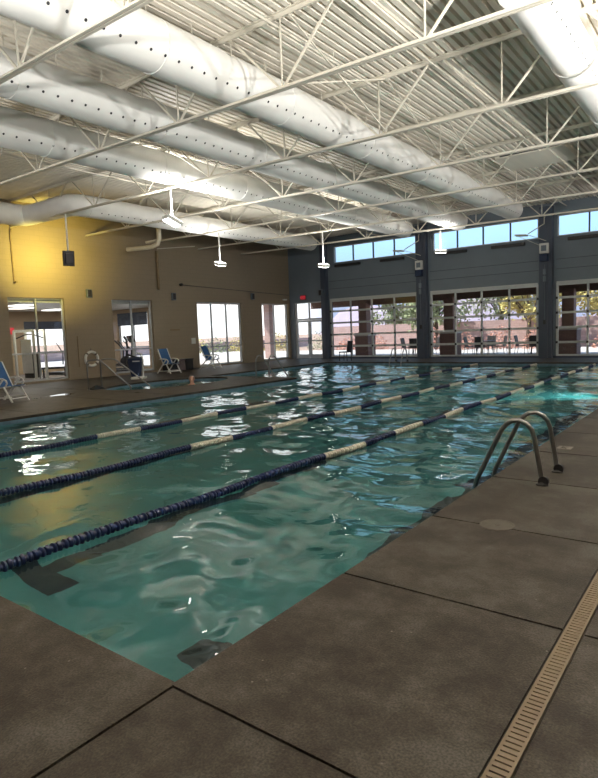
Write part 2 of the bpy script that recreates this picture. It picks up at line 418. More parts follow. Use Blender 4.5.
water('spa_water', SC[0]-SC[2]+.01, SC[0]+SC[2]-.01, SC[1]-SC[3]+.01, SC[1]+SC[3]-.01, .05,
      lambda cx, cy: ((cx-SC[0])/SC[2])**2+((cy-SC[1])/SC[3])**2 < .97, 1.6, 'stuff', 'bubbling pale water of the round spa by the left wall', 'water')

# ---- left wall (openings w1..w4) ----
def wall_x(name, x0, x1, y0, y1, z1, opens, m):
    mb = MB(); y = y0
    for a, b, c, d in opens:
        mb.box(x0, x1, y, a, -.3, z1, m); mb.box(x0, x1, a, b, -.3, c, m); mb.box(x0, x1, a, b, d, z1, m); y = b
    mb.box(x0, x1, y, y1, -.3, z1, m); return mb.build(name, kind='structure')
def wall_y(name, y0, y1, x0, x1, z1, opens, m, mid=None):
    mb = MB(); x = x0
    for a, b, hs in opens:      # hs: list of (z0,z1) holes bottom up
        mb.box(x, a, y0, y1, -.3, z1, m); z = -.3
        for c, d in hs: mb.box(a, b, y0, y1, z, c, m); z = d
        mb.box(a, b, y0, y1, z, z1, m); x = b
    mb.box(x, x1, y0, y1, -.3, z1, m); return mb.build(name, kind='structure')
RZ = 7.0
LW = [(10.85, 13.1, .08, 3.25), (15.3, 17.45, .08, 3.25), (20.2, 23.45, .06, 3.24), (25.1, 27.5, .04, 3.24)]
wall_x('wall_left', XL-.28, XL, YB, YF+.3, RZ, LW, M['mustard'])
cen = [-12.9, -6.98, -1.1, 4.75]
GD = [(-18.62, -13.25), (-12.55, -7.35), (-6.6, -1.5), (-.72, 4.35)]
CL = [(-18.3, -13.3), (-12.4, -7.35), (-6.58, -1.5), (-.7, 4.35)]
wf = MB(); G = M['grey_wall']
opens = [(-21.15, -19.13, [(0.02, 3.28)])]
wall_y('wall_far_left', YF, YF+.3, XL, -18.62, RZ, opens, G).name = 'wall_far.001'
mb = MB(); x = -18.62
for (a, b), (c, d) in zip(GD, CL):
    mb.box(x, a, YF, YF+.3, -.3, RZ, G); mb.box(a, b, YF, YF+.3, -.3, .03, G); mb.box(a, b, YF, YF+.3, 3.3, 5.3, G)
    mb.box(a, c, YF, YF+.3, 5.3, RZ, G); mb.box(c, d, YF, YF+.3, 6.22, RZ, G)
    if d < b: mb.box(d, b, YF, YF+.3, 5.3, RZ, G)
    for z in (4.32, 3.9): mb.box(a, b, YF-.02, YF, z-.012, z+.012, M['pillar'])      # seams of the siding
    x = max(b, d)
mb.box(x, XR, YF, YF+.3, -.3, RZ, G); mb.build('wall_far', kind='structure')
for i, c in enumerate([-18.85]+cen):
    p = MB(); wd = .17 if i == 0 else .27
    p.box(c-wd, c+wd, YF-.28, YF, 0, 6.6, M['pillar'])
    p.box(c-.1, c+.1, YF-.31, YF-.28, 0, 6.6, M['pillar'])
    p.build('wall_far_pillar', kind='structure').name = 'trim_%d' % (10+i)
wall_x('wall_right', XR, XR+.28, YB, YF+.3, RZ, [], M['mustard'])
wall_y('wall_back', YB-.28, YB, XL, XR, RZ, [], M['mustard'])
# ---- corrugated ceiling ----
mb = MB(); pitch = .17; x = XL-.3; prof = []
while x < XR+.3:
    prof += [(x, 6.76), (x+.098, 6.76), (x+.116, 6.835), (x+.150, 6.835)]; x += pitch
vs = []
for px_, pz in prof: vs += [(px_, YB-.3, pz), (px_, YF+.3, pz)]
nn = len(prof); fs = [(2*i, 2*i+2, 2*i+3, 2*i+1) for i in range(nn-1)]
mb.add(vs, fs, M['deckroof'])
mb.box(XL-.3, XR+.3, YB-.3, YF+.3, 6.90, 7.05, M['deckroof'])
mb.build('ceiling', kind='structure')

# ---- windows of the left wall ----
def window_x(name, y0, y1, z0, z1, nv, zr, label=None):
    f = MB(); A = M['alu']; x0, x1 = XL-.2, XL-.11; t = .05
    f.box(x0, x1, y0, y0+t, z0, z1, A); f.box(x0, x1, y1-t, y1, z0, z1, A)
    f.box(x0, x1, y0+t, y1-t, z0, z0+.07, A); f.box(x0, x1, y0+t, y1-t, z1-t, z1, A)
    for k in range(1, nv):
        y = y0+(y1-y0)*k/nv; f.box(x0, x1, y-t/2, y+t/2, z0+.07, z1-t, A)
    for k in range(nv):
        a = y0+(y1-y0)*k/nv+(t if k == 0 else t/2); b = y0+(y1-y0)*(k+1)/nv-(t if k == nv-1 else t/2)
        f.box(x0, x1, a, b, zr-.03, zr+.03, A)
    o = f.build(name, kind='structure')
    q = MB(); q.box(XL-.16, XL-.15, y0+.02, y1-.02, z0+.03, z1-.02, M['glass']); q.build('pane', o)
window_x('window_1', *LW[0], 2, 1.15); window_x('window_2', *LW[1], 2, 1.1)
window_x('window_3', *LW[2], 3, 1.0); window_x('window_4', *LW[3], 2, 1.0)
# ---- double door with transom ----
f = MB(); A = M['alu']; a, b = -21.15, -19.13; y0, y1 = YF+.06, YF+.16
for x in (a, b-.06): f.box(x, x+.06, y0, y1, .02, 3.28, A)
f.box(a+.06, b-.06, y0, y1, 2.24, 2.34, A); f.box(a+.06, b-.06, y0, y1, 3.22, 3.28, A); f.box((a+b)/2-.03, (a+b)/2+.03, y0, y1, 2.34, 3.22, A)
d1 = f.build('door_1', kind='structure')
q = MB(); q.box(a+.05, b-.05, YF+.105, YF+.115, 2.33, 3.23, M['glass']); q.build('transom_pane', d1)
for k in range(2):
    x0 = a+.07+k*((b-a)/2-.06); x1 = x0+(b-a)/2-.09
    f = MB()
    for x in (x0, x1-.09): f.box(x, x+.09, y0+.01, y1-.01, .03, 2.23, A)
    f.box(x0+.09, x1-.09, y0+.01, y1-.01, .03, .25, A); f.box(x0+.09, x1-.09, y0+.01, y1-.01, 2.12, 2.23, A); f.box(x0+.09, x1-.09, y0+.01, y1-.01, 1.0, 1.07, A)
    o = f.build('door_leaf', d1); q = MB(); q.box(x0+.08, x1-.08, YF+.105, YF+.115, .24, 2.13, M['glass']); q.build('pane', o)
    q = MB(); hx = x1-.045 if k == 0 else x0+.045; q.tube([(hx, y0-.05, .85), (hx, y0-.05, 1.25)], .015, M['black'], 8); q.tube([(hx, y0-.05, .9), (hx, y0+.02, .9)], .012, M['black'], 6); q.tube([(hx, y0-.05, 1.2), (hx, y0+.02, 1.2)], .012, M['black'], 6); q.build('door_handle', o)
# ---- sectional glass garage doors ----
for i, (a, b) in enumerate(GD):
    f = MB(); A = M['garage_alu']; y0, y1 = YF+.02, YF+.09; z0, z1 = .04, 3.3
    f.box(a, a+.09, y0, y1, z0, z1, A); f.box(b-.09, b, y0, y1, z0, z1, A)
    for k in range(6):
        z = z0+(z1-z0)*k/5; h = .05 if 0 < k < 5 else .06; zc = min(max(z, z0+h), z1-h)
        f.box(a+.09, b-.09, y0, y1, zc-h, zc+h, A)
        if 0 < k < 5:
            for xx in (a+.03, b-.03, a+(b-a)/4, a+(b-a)/2, a+(b-a)*3/4): f.box(xx-.045, xx+.045, y0-.03, y0, zc-.05, zc+.05, M['darkmetal'])
    for k in range(1, 4):
        x = a+(b-a)*k/4
        for j in range(5):
            zz0 = z0+(z1-z0)*j/5+.05; zz1 = z0+(z1-z0)*(j+1)/5-.05; f.box(x-.04, x+.04, y0, y1, zz0, zz1, A)
    o = f.build('door_%d' % (i+2), kind='structure')
    q = MB(); q.box(a+.05, b-.05, YF+.05, YF+.06, z0+.05, z1-.05, M['glass']); q.build('pane', o)
    q = MB(); q.box(a+.02, b-.02, YF-.03, YF+.02, 3.30, 3.36, A); q.build('door_header', o)
for i, (a, b) in enumerate(CL):
    f = MB(); A = M['alu']; y0, y1 = YF+.08, YF+.16; z0, z1 = 5.3, 6.22
    f.box(a, b, y0, y1, z0, z0+.05, A); f.box(a, b, y0, y1, z1-.05, z1, A)
    for k in range(5):
        x = a+(b-a)*k/4; x = min(max(x, a+.03), b-.03); f.box(x-.03, x+.03, y0, y1, z0+.05, z1-.05, M['pillar'] if 0 < k < 4 else A)
    o = f.build('window_%d' % (i+5), kind='structure')
    q = MB(); q.box(a+.02, b-.02, YF+.11, YF+.12, z0+.02, z1-.02, M['glass']); q.build('pane', o)
    s = MB(); s.box(a-.05, b+.05, YF-.06, YF, 5.22, 5.30, M['grey_wall']); s.build('window_sill', o)
# small curb at far wall and baseboards
b_ = MB(); b_.box(-18.6, XR, YF-.02, YF, 0, .09, M['pillar']); b_.build('baseboard_far', kind='structure')

# ================================================================= ROOF JOISTS
def zb(x): return 5.5-.015*(x+2)
ZT = 6.70
def joist(y, label):
    t = thing('roof_joist', label, 'roof joist', ((XL+XR)/2, y, 5.5), 0, 'open-web steel joists under the roof'); ox, oz = (XL+XR)/2, 5.5
    def part(name, fn):
        mb = MB(); fn(mb); mb.v = [(vx-ox, vy-y, vz-oz) for vx, vy, vz in mb.v]; mb.build(name, t)
    S = M['steel']
    def bot(mb):
        a0, a1 = XL, XR
        for s in (-1, 1):
            for (u0, u1, h0, h1) in ((.008, .055, 0, .012), (.008, .02, .012, .06)):
                ya, yb = (y+s*u0, y+s*u1) if s > 0 else (y+s*u1, y+s*u0)
                vs = [(a, yy, zb(a)+h) for h in (h0, h1) for yy in (ya, yb) for a in (a0, a1)]
                mb.add(vs, [(0, 2, 3, 1), (4, 5, 7, 6), (0, 1, 5, 4), (2, 6, 7, 3), (0, 4, 6, 2), (1, 3, 7, 5)], S)
    def top(mb):
        for s in (-1, 1):
            ya, yb = sorted((y+s*.008, y+s*.065)); mb.box(XL, XR, ya, yb, ZT+.045, ZT+.06, S)
            ya, yb = sorted((y+s*.008, y+s*.022)); mb.box(XL, XR, ya, yb, ZT-.02, ZT+.045, S)
    part('bottom_chord', bot); part('top_chord', top)
    x = -3.62-2.53*7-.0
    nodes = [-3.62+2.53*k for k in range(-7, 4)]
    for x in nodes:
        if x < XL+.3 or x > XR-.3: continue
        part('web_vertical', lambda mb: mb.bar((x, y, zb(x)+.03), (x, y, ZT), .022, .022, S))
        for s in (-1, 1):
            xe = x+s*1.12
            if XL < xe < XR: part('web_diagonal', lambda mb: mb.bar((x+s*.03, y, zb(x)+.03), (xe, y, ZT), .03, .034, S))
order = ['foremost', 'second', 'third', 'fourth', 'fifth', 'sixth', 'seventh', 'eighth']
for k, y in enumerate((1.7, 4.85, 7.95, 11.2, 14.3, 17.4, 20.5, 23.6)):
    if k == 0: lb = 'cream open-web steel roof joist directly above the near pool edge'
    elif k == 1: lb = 'cream steel roof joist nearest the viewer, crossing the top left corner'
    elif k == 7: lb = 'cream steel roof joist closest to the far wall with glass doors'
    else: lb = 'cream open-web steel roof joist, %s counted from the top left corner of the photo' % order[k-1]
    joist(y, lb)
y = 26.9
# thin sprinkler pipes and bridging rods running along the room
for x, z, r, lb in ((-6.2, 6.55, .022, 'thin cream sprinkler pipe under the deck right of the nearest large duct'),
                (-4.9, 6.62, .014, 'thin conduit under the deck between the two right-hand ducts'),
                (-15.2, 6.4, .025, 'thin cream pipe under the roof beside the leftmost duct'),
                (-.4, 6.55, .022, 'thin cream sprinkler pipe at the right of the roof')):
    m_ = MB(); m_.tube([(x, YB, z), (x, YF, z)], r, M['steel'], 8)
    for yy in (3.3, 6.4, 9.6, 12.7, 15.9, 19, 22): m_.tube([(x, yy, z), (x, yy, 6.76)], .008, M['steel'], 5)
    m_.build('ceiling_pipe', None, lb, 'pipe')
k = 0
for ya, yb, x0 in ((7.95, 11.2, -6.0), (11.2, 14.3, -6.0), (14.3, 17.4, -6.0), (7.95, 11.2, -11.2), (11.2, 14.3, -11.2)):
    m_ = MB(); S = M['steel']
    m_.bar((x0, ya, zb(x0)+.05), (x0, yb, ZT-.02), .025, .025, S); m_.bar((x0+.03, ya, ZT-.02), (x0+.03, yb, zb(x0)+.05), .025, .025, S)
    pos = {7.95: 'third and fourth', 11.2: 'fourth and fifth', 14.3: 'fifth and sixth'}[ya]
    side = 'right of the nearest large duct' if x0 > -8 else 'between the second and third ducts'
    m_.build('cross_brace', None, 'crossed steel bracing %s, between the %s roof joists' % (side, pos), 'brace', 'cross braces between roof joists')

# ================================================================= DUCTS
JY = (1.7, 4.85, 7.95, 11.2, 14.3, 17.4, 20.5, 23.6)
def duct(label, path, r, holes, yend, hx):
    """path: list of points; straight along y at the end"""
    o = thing('fabric_air_duct', label, 'air duct', (path[-1][0], 12, 6.12), 0, 'white fabric ducts under the roof'); ox, oy, oz = o.location
    mb = MB(); pts = [Vector(p) for p in path]
    # resample
    P2 = [pts[0]]
    for a, b in zip(pts[:-1], pts[1:]):
        nseg = max(1, int((b-a).length/.12))
        for i in range(1, nseg+1): P2.append(a.lerp(b, i/nseg))
    rs = []
    for p in P2:
        k = 1.0
        for yj in JY: k -= .07*math.exp(-((p.y-yj)/.16)**2)
        rs.append(r*k)
    end = P2[-1]
    for dd, kk in ((.06, .985), (.12, .93), (.18, .82), (.22, .65), (.24, .4)): P2.append(end+Vector((0, dd, 0))); rs.append(r*kk)
    mb.tube([p-Vector((ox, oy, oz)) for p in P2], rs, M['fabric'], 36)
    # seam rings
    for yj in holes['rings']:
        q = MB(); xx = path[-1][0]; zz = path[-1][2]
        q.tube([(xx-ox+math.cos(2*PI*i/32)*r*1.012, yj-oy, zz-oz+math.sin(2*PI*i/32)*r*1.005) for i in range(32)], .008, M['fabric'], 6, closed=True)
        q.build('seam_ring', o)
    # vent holes (dark discs set 1 mm proud)
    q = mb; yy = holes['y0']; xx = path[-1][0]; zz = path[-1][2]
    while yy < yend-.3:
        k = 1.0
        for yj in JY: k -= .07*math.exp(-((yy-yj)/.16)**2)
        for ang in (-38, 218):
            a = math.radians(ang); c = Vector((xx+math.cos(a)*r*k*1.004, yy, zz+math.sin(a)*r*k*1.004)); nrm = Vector((math.cos(a), 0, math.sin(a)))
            u = Vector((0, 1, 0)); v = nrm.cross(u)
            vs = [c-Vector((ox, oy, oz))+nrm*.002+(u*math.cos(2*PI*i/10)+v*math.sin(2*PI*i/10))*.024 for i in range(10)]
            q.add(vs, [tuple(range(10))], M['hole'])
        yy += .272
    mb.build('duct_tube', o, fix=False)
    # hanger rods
    q = MB(); yy = holes['y0']+.35; c = 0
    while yy < yend-.4:
        q = MB(); q.tube([(xx-ox, yy-oy, zz-oz+r*.95), (xx-ox, yy-oy, 6.76-oz)], .012, M['steel'], 6); q.build('hanger_rod', o); yy += .95
ring = lambda off: {'y0': 1.2, 'rings': [off+3.15*k for k in range(6)]}
r = .40
duct('largest fabric duct in the photo, running from the top left to the far clerestory', [(-7.48, -4.5, 6.12), (-7.48, 24.4, 6.12)], r, ring(6.4), 24.4, 0)
duct('second fabric duct from the right, ending above the middle glass door bay', [(-10.0, -4.5, 6.1), (-10.0, 25.1, 6.1)], .385, ring(5.4), 25.1, 0)
duct('third fabric duct, brightly lit from below by the hanging lamp', [(-12.5, -4.5, 6.1), (-12.5, 24.9, 6.1)], .40, ring(4.3), 24.9, 0)
duct('leftmost fabric duct with an S-shaped jog above the mustard wall',
     [(-20.15, -4.5, 5.98), (-20.15, 10.7, 5.98), (-20.05, 11.0, 5.98), (-19.75, 11.15, 6.0), (-18.5, 11.4, 6.08), (-18.1, 11.5, 6.1), (-17.92, 11.7, 6.1), (-17.9, 12.1, 6.1), (-17.9, 25.0, 6.1)], .365, {'y0': 12.4, 'rings': [12.0, 15.6, 18.7]}, 25.0, 0)
duct('fabric duct at the upper right edge, glaring where a lamp lights it', [(-2.47, 8.5, 6.12), (-2.47, 24.4, 6.12)], .345, {'y0': 8.9, 'rings': [8.52, 11.3, 14.45, 17.6, 20.7]}, 24.4, 0)

# ================================================================= PENDANT LAMPS
def lamp(x, y, z, label, face, on=True, yellow=False, power=100, ztop=None):
    t = thing('pendant_floodlight', label, 'lamp', (x, y, z), 0, 'floodlights hanging on poles from the roof joists')
    zt = (zb(x) if ztop is None else ztop)-z
    q = MB(); q.tube([(0, 0, .1), (0, 0, zt)], .028, M['white'], 10); q.build('pole', t)
    fdir = Vector(face).normalized(); rot = fdir.to_track_quat('Z', 'X').to_matrix()
    q = MB(); q.obox((0, 0, 0), (.50, .36, .11), rot, M['white'] if not yellow else M['darkmetal'])
    (q.obox(rot@Vector((0, 0, -.08)), (.34, .24, .07), rot, M['darkmetal']) if yellow or not on else None); q.build('housing', t, bevel=.015)
    q = MB(); q.obox(rot@Vector((0, 0, .062)), (.44, .30, .012), rot, (M['yellow_lens'] if yellow else M['lens']) if on else M['white']); q.build('lens', t)
    if on and not yellow:
        q = MB(); q.obox(rot@Vector((0, 0, -.062)), (.42, .28, .012), rot, M['lower_lens']); q.build('lower_lens', t)
    q = MB(); q.tube([(0, 0, .1), rot@Vector((.26, 0, .0))], .014, M['steel'], 6); q.tube([(0, 0, .1), rot@Vector((-.26, 0, .0))], .014, M['steel'], 6); q.build('yoke', t)
    if on:
        L_ = bpy.data.lights.new('floodlight', 'AREA'); L_.shape = 'RECTANGLE'; L_.size = .42; L_.size_y = .3; L_.energy = power*(1 if yellow else 1.5)
        L_.color = (1, .80, .17) if yellow else (1, .98, .93); L_.spread = math.radians(80 if yellow else 165)
        lo = bpy.data.objects.new('floodlight_beam', L_); col.objects.link(lo)
        lo.location = Vector((x, y, z))+fdir*.08; lo.rotation_euler = fdir.to_track_quat('-Z', 'Y').to_euler()
lamp(-12.7, 11.2, 4.78, 'white hanging floodlight below the third duct, left of centre', (.05, .4, 1), power=170)
lamp(-17.9, 11.2, 4.30, 'dark-bottomed hanging floodlight throwing yellow light on the mustard wall', (-1, .34, .16), yellow=True, power=100)
lamp(-17.0, 17.4, 4.45, 'small hanging floodlight before the mustard wall above the tall window', (.25, -.1, 1), power=45)
lamp(-14.05, 20.5, 4.30, 'hanging floodlight in front of the grey corner above the exit door', (.15, -.1, 1), power=90)
lamp(-10.2, 23.6, 4.72, 'bright hanging floodlight in front of the middle clerestory window', (.1, -.1, 1), power=35)
lamp(1.1, 10.4, 3.9, 'hanging floodlight outside the right edge of the photo', (-.8, 0, 1), power=230)
lamp(-5.0, .2, 4.0, 'unseen fill floodlight added above the near pool edge', (.1, .4, 1), power=440)  # this lamp and those below are unseen, added to brighten roof and hall
lamp(1.6, 5.5, 4.2, 'unseen fill floodlight added above the right-hand deck', (-.5, .2, 1), power=560)
lamp(.8, 17.4, 4.3, 'unseen fill floodlight added far right in the hall', (-.2, 0, 1), power=380)
lamp(1.5, 23.6, 4.3, 'unseen fill floodlight added at the far right corner of the hall', (-.2, 0, 1), power=200)
lamp(-14.0, 1.7, 4.2, 'unseen fill floodlight added over the left side of the pool', (0, .2, 1), power=330)

# underwater lights in the right pool wall
M['pool_lens'] = mat('pool_lens', (.8, .9, .9), .3, emit=(.5, 1, .95, 20))
for y, en, lb in ((3.6, 0, 'round underwater light in the right pool wall nearest the viewer'), (9.5, 0, 'round underwater light in the right pool wall beyond the ladder'),
                  (15.5, 420, 'lit round underwater light in the right pool wall making the cyan glow in the water'), (21.5, 0, 'round underwater light in the right pool wall nearest the far wall')):
    t = thing('underwater_light', lb, 'pool light', (PX1, y, -.5), 0, 'underwater pool lights')
    q = MB(); q.lathe((0, 0, 0), [(.13, 0), (.13, -.02), (.10, -.03)], M['stainless'], 24, 'X'); q.build('rim', t)
    q = MB(); q.lathe((0, 0, 0), [(.1, -.03), (.07, -.05), (.02, -.055)], M['pool_lens'] if en else M['white'], 24, 'X'); q.build('lens', t)
    if en:
        L_ = bpy.data.lights.new('pool_light', 'SPOT'); L_.spot_size = math.radians(95); L_.spot_blend = 1; L_.shadow_soft_size = .08; L_.energy = en; L_.color = (.5, 1, .95)
        lo = bpy.data.objects.new('pool_light_beam', L_); col.objects.link(lo); lo.location = (PX1-.15, y, -.5); lo.rotation_euler = Vector((-1, .05, -.18)).to_track_quat('-Z', 'Y').to_euler()

# ================================================================= LANE ROPES
def float_mesh(m):
    mb = MB(); prof = [(.018, -.047), (.038, -.044), (.047, -.030), (.047, -.022), (.030, -.012), (.028, .012), (.047, .022), (.047, .030), (.038, .044), (.018, .047)]
    mb.lathe((0, 0, 0), prof, m, 14, 'Y')
    return mb
fb = float_mesh(M['blue_float']); fw = float_mesh(M['white_float'])
def rope(x, yblue, label, xf):
    t = thing('lane_rope', label, 'lane rope', (x, PY0, WZ), 0, 'lane ropes across the pool')
    q = MB(); L = PY1-PY0; P_ = []
    def sag(y): return xf*y/L+.02*math.sin(y*.9+x), .035+.012*math.sin(y*2.1+x*3)
    for i in range(60):
        yy = L*i/59; sx_, sz = sag(yy); P_.append((sx_, yy, sz))
    P_[0] = (0, .01, .0); P_[-1] = (xf, L-.01, 0)
    q.tube(P_, .006, M['darkmetal'], 6); q.build('cable', t)
    y = .12; k = 0; far = MB(); bo = wo = None
    while y < L-.1:
        ya = y+PY0; blue = ya < yblue or int((ya-yblue)/.98) % 2 == 1
        sx_, sz = sag(y)
        if k < 100:
            src = bo if blue else wo
            if src is None:
                o = (fb if blue else fw).build('float', t)
                if blue: bo = o
                else: wo = o; o['label'] = 'white float'
            else:
                o = src.copy(); col.objects.link(o); o.parent = t
            o.location = (sx_, y, sz)
            o.rotation_euler = (random.uniform(-.06, .06), random.uniform(0, 3), random.uniform(-.09, .09))
        else:
            s = fb if blue else fw
            far.add([(vx+sx_, vy+y, vz+sz) for vx, vy, vz in s.v], s.f, M['blue_float'] if blue else M['white_float'], True)
        y += .102; k += 1
    o = far.build('far_floats', t, kind='stuff', fix=False)
rope(-4.42, 6.35, 'nearest lane rope with navy floats turning white and navy farther out', -.02)
rope(-6.60, 5.9, 'middle lane rope of navy and white floats', .0)
rope(-8.85, 5.8, 'farthest of the three lane ropes, nearest the mustard wall', -.1)

# ================================================================= LADDERS AND RAILS
def pool_ladder(loc, rz, label):
    """rails go over in local -x; ladder centred on local y"""
    t = thing('pool_ladder', label, 'pool ladder', loc, rz, 'stainless pool ladders')
    for s in (-.3, .3):
        q = MB()
        path = [(0, s, .0), (-.03, s, .2), (-.075, s, .46)]
        path += [(-.10, s, .545), (-.15, s, .60), (-.22, s, .632), (-.29, s, .625), (-.35, s, .585), (-.40, s, .52)]
        path += [(-.60, s, .10), (-.665, s, -.04), (-.69, s, -.16), (-.69, s, -.9)]
        q.tube(path, .024, M['stainless'], 14); rl = q.build('handrail', t)
        q = MB(); q.lathe((0, s, 0), [(.062, 0), (.060, .012), (.04, .02), (.03, .03)], M['darkmetal'], 20)
        q.lathe((.015, s-.028, .04), [(.005, 0), (.05, .0), (.05, .05), (.005, .052)], M['darkmetal'], 16, 'Y'); q.build('flange', t)
    for z in (-.3, -.55, -.8):
        q = MB(); q.box(-.73, -.65, -.28, .28, z-.015, z+.015, M['stainless']); q.build('step', t)
    return t
ld = pool_ladder((-1.535, 6.23, 0), 0, 'stainless pool ladder in the foreground on the right deck')
dup(ld, (-12.9, PY1+.52, 0), PI/2, 'distant pool ladder at the far edge before the left glass garage door')
def u_rail(loc, rz, label):
    t = thing('grab_rail', label, 'grab rail', loc, rz, 'bent grab rails at the tongue of the left deck')
    q = MB(); q.tube([(0, 0, 0), (0, 0, .55), (.02, 0, .68), (.08, 0, .78), (.16, 0, .81), (.25, 0, .76), (.34, 0, .62), (.72, 0, .02), (.76, 0, -.12), (.76, 0, -.8)], .024, M['stainless'], 10); q.build('rail_tube', t)
    q = MB(); q.lathe((0, 0, 0), [(.05, 0), (.05, .012), (.03, .025)], M['stainless'], 16); q.build('flange', t); return t
u = u_rail((-13.85, 15.72, 0), math.radians(62), 'left one of the two bent grab rails on the deck tongue')
dup(u, (-13.25, 15.72, 0), math.radians(62), 'right one of the two bent grab rails, at the corner of the deck tongue')
# slanting spa handrails
def spa_rail(a, b, label):
    t = thing('spa_handrail', label, 'handrail', (a[0], a[1], 0), 0, 'slanting handrails of the spa steps')
    d = Vector((b[0]-a[0], b[1]-a[1], 0)); q = MB()
    q.tube([(0, 0, 0), (0, 0, .86), d*.03+Vector((0, 0, .93)), d*.1+Vector((0, 0, .95)), d*.26+Vector((0, 0, .95)), d*.32+Vector((0, 0, .92)), d*1.0+Vector((0, 0, .04)), d*1.02+Vector((0, 0, -.5))], .024, M['stainless'], 10); q.build('rail_tube', t)
    q = MB(); q.lathe((0, 0, 0), [(.055, 0), (.055, .012), (.03, .025)], M['stainless'], 14); q.build('flange', t)
spa_rail((-16.45, 10.65), (-15.75, 11.72), 'left slanting steel handrail leading down into the spa')
spa_rail((-16.62, 11.25), (-15.25, 12.1), 'right slanting steel handrail leading down into the spa')

# ================================================================= DECK DETAILS
# trench drain: channel sits in the gap between the slabs
t = thing('trench_drain', 'tan slotted trench drain strip set in the right deck', 'drain', (-.6525, 0, 0))
q = MB(); w2 = .0425
q.box(-w2, -w2+.011, YB, PY1, -.04, .002, M['drain']); q.box(w2-.011, w2, YB, PY1, -.04, .002, M['drain'])
yy = 0.8
while yy < 15: q.box(-w2+.011, w2-.011, yy, yy+.022, -.03, .0015, M['drain']); yy += .031
q.box(-w2+.011, w2-.011, YB, .8, -.03, .0015, M['drain']); q.box(-w2+.011, w2-.011, 15, PY1, -.03, .0015, M['drain'])
q.build('grate', t)
q = MB(); q.box(-w2, w2, YB, PY1, -.048, -.041, M['hole']); q.build('channel', t)
q = MB(); q.lathe((-1.52, 4.55, 0), [(.135, 0), (.135, .004), (.12, .005), (.118, .003), (.02, .003), (.018, .006)], mat('lid', (.078, .064, .050), .6, var=.15, scale=20), 32)
q.build('skimmer_lid', None, 'round skimmer lid set in the deck between viewer and ladder', 'lid')
def marker(x, y, txt, label, rz):
    t = thing('depth_marker', label, 'depth marker', (x, y, 0), rz)
    q = MB(); q.box(-.10, .10, -.085, .085, 0, .003, M['marker']); q.build('tile', t)
    c = bpy.data.curves.new('txt', 'FONT'); c.body = txt; c.size = .10; c.align_x = 'CENTER'; c.align_y = 'CENTER'; c.extrude = .0006
    o = bpy.data.objects.new('tmp', c); col.objects.link(o); dg = bpy.context.evaluated_depsgraph_get(); me = bpy.data.meshes.new_from_object(o.evaluated_get(dg)); bpy.data.objects.remove(o)
    me.materials.clear(); me.materials.append(M['joint']); n_ = bpy.data.objects.new('lettering', me); col.objects.link(n_); n_.parent = t; n_.location = (0, 0, .0038)
marker(-1.76, 7.85, '3FT', 'pale square depth marker tile in the deck beyond the ladder', PI/2)

for i, (x, y, a_, b_, lb) in enumerate(((-16.05, 9.45, .42, .22, 'shiny puddle on the left deck in front of the first window'), (-15.9, 8.55, .22, .10, 'small puddle beside the leg of the leftmost deck chair'), (-17.1, 17.6, .0, .0, ''))):
    if not lb: continue
    R_ = random.Random(i); q = MB(); n_ = 28; vs = [(x+math.cos(2*PI*k/n_)*b_*(1+.3*math.sin(3*2*PI*k/n_+i)), y+math.sin(2*PI*k/n_)*a_*(1+.2*math.sin(5*2*PI*k/n_)), .0015) for k in range(n_)]
    q.add(vs, [tuple(range(n_))], M['wet']); q.build('puddle', None, lb, 'puddle', 'puddles on the left deck')
# ================================================================= CHAIRS
def deck_chair(loc, rz, label):
    """local +x = the way the sitter faces; white resin frame, blue sling"""
    t = thing('sling_deck_chair', label, 'chair', loc, rz, 'blue sling deck chairs along the mustard wall')
    W = M['white']
    for s in (-.29, .29):
        q = MB(); q.bar((-.42, s, 0), (.18, s, .60), .045, .03, W); q.build('leg', t)
        q = MB(); q.bar((.46, s, 0), (.20, s, .42), .045, .03, W); q.build('leg', t)
        q = MB(); q.bar((-.36, s*.9, .10), (.42, s*.9, .13), .03, .03, W); q.build('foot_rail', t)
        q = MB(); q.tube([(-.22, s, .62), (0, s, .635), (.2, s, .625), (.3, s, .59), (.33, s, .52), (.26, s, .42)], .024, W, 8); q.build('armrest', t)
        q = MB(); q.bar((-.02, s*.88, .36), (-.36, s*.88, 1.08), .04, .028, W); q.build('back_rail', t)
        q = MB(); q.bar((-.05, s*.88, .38), (.40, s*.88, .43), .04, .028, W); q.build('seat_rail', t)
    q = MB(); q.obox((-.195, 0, .74), (.015, .50, .74), Matrix.Rotation(-math.radians(25.3), 3, 'Y'), M['sling']); q.build('back_sling', t)
    q = MB(); q.obox((.18, 0, .415), (.46, .50, .015), Matrix.Rotation(-math.radians(6.3), 3, 'Y'), M['sling']); q.build('seat_sling', t)
    q = MB(); q.bar((.44, -.28, .1), (.44, .28, .1), .03, .03, W); q.build('cross_bar', t)
    return t
ch = deck_chair((-16.0, 7.85, 0), math.radians(18), 'blue sling deck chair at the left edge of the photo')
dup(ch, (-19.95, 16.9, 0), math.radians(0), 'blue sling deck chair between the second and third wall windows')
dup(ch, (-20.45, 19.9, 0), math.radians(10), 'blue sling deck chair in front of the tall bright window')
# dark guard chair at the far left bay
t = thing('black_side_chair', 'dark plain chair before the left glass garage door', 'chair', (-16.35, 25.6, 0), PI)
q = MB(); q.box(-.22, .26, -.24, .24, .43, .48, M['black']); q.build('seat', t)
q = MB(); q.obox((-.26, 0, .75), (.04, .46, .55), Matrix.Rotation(-.15, 3, 'Y'), M['black']); q.build('backrest', t)
for sx_ in (-.2, .22):
    for sy in (-.21, .21):
        q = MB(); q.bar((sx_*1.1, sy, 0), (sx_, sy, .43), .03, .03, M['darkmetal']); q.build('leg', t)
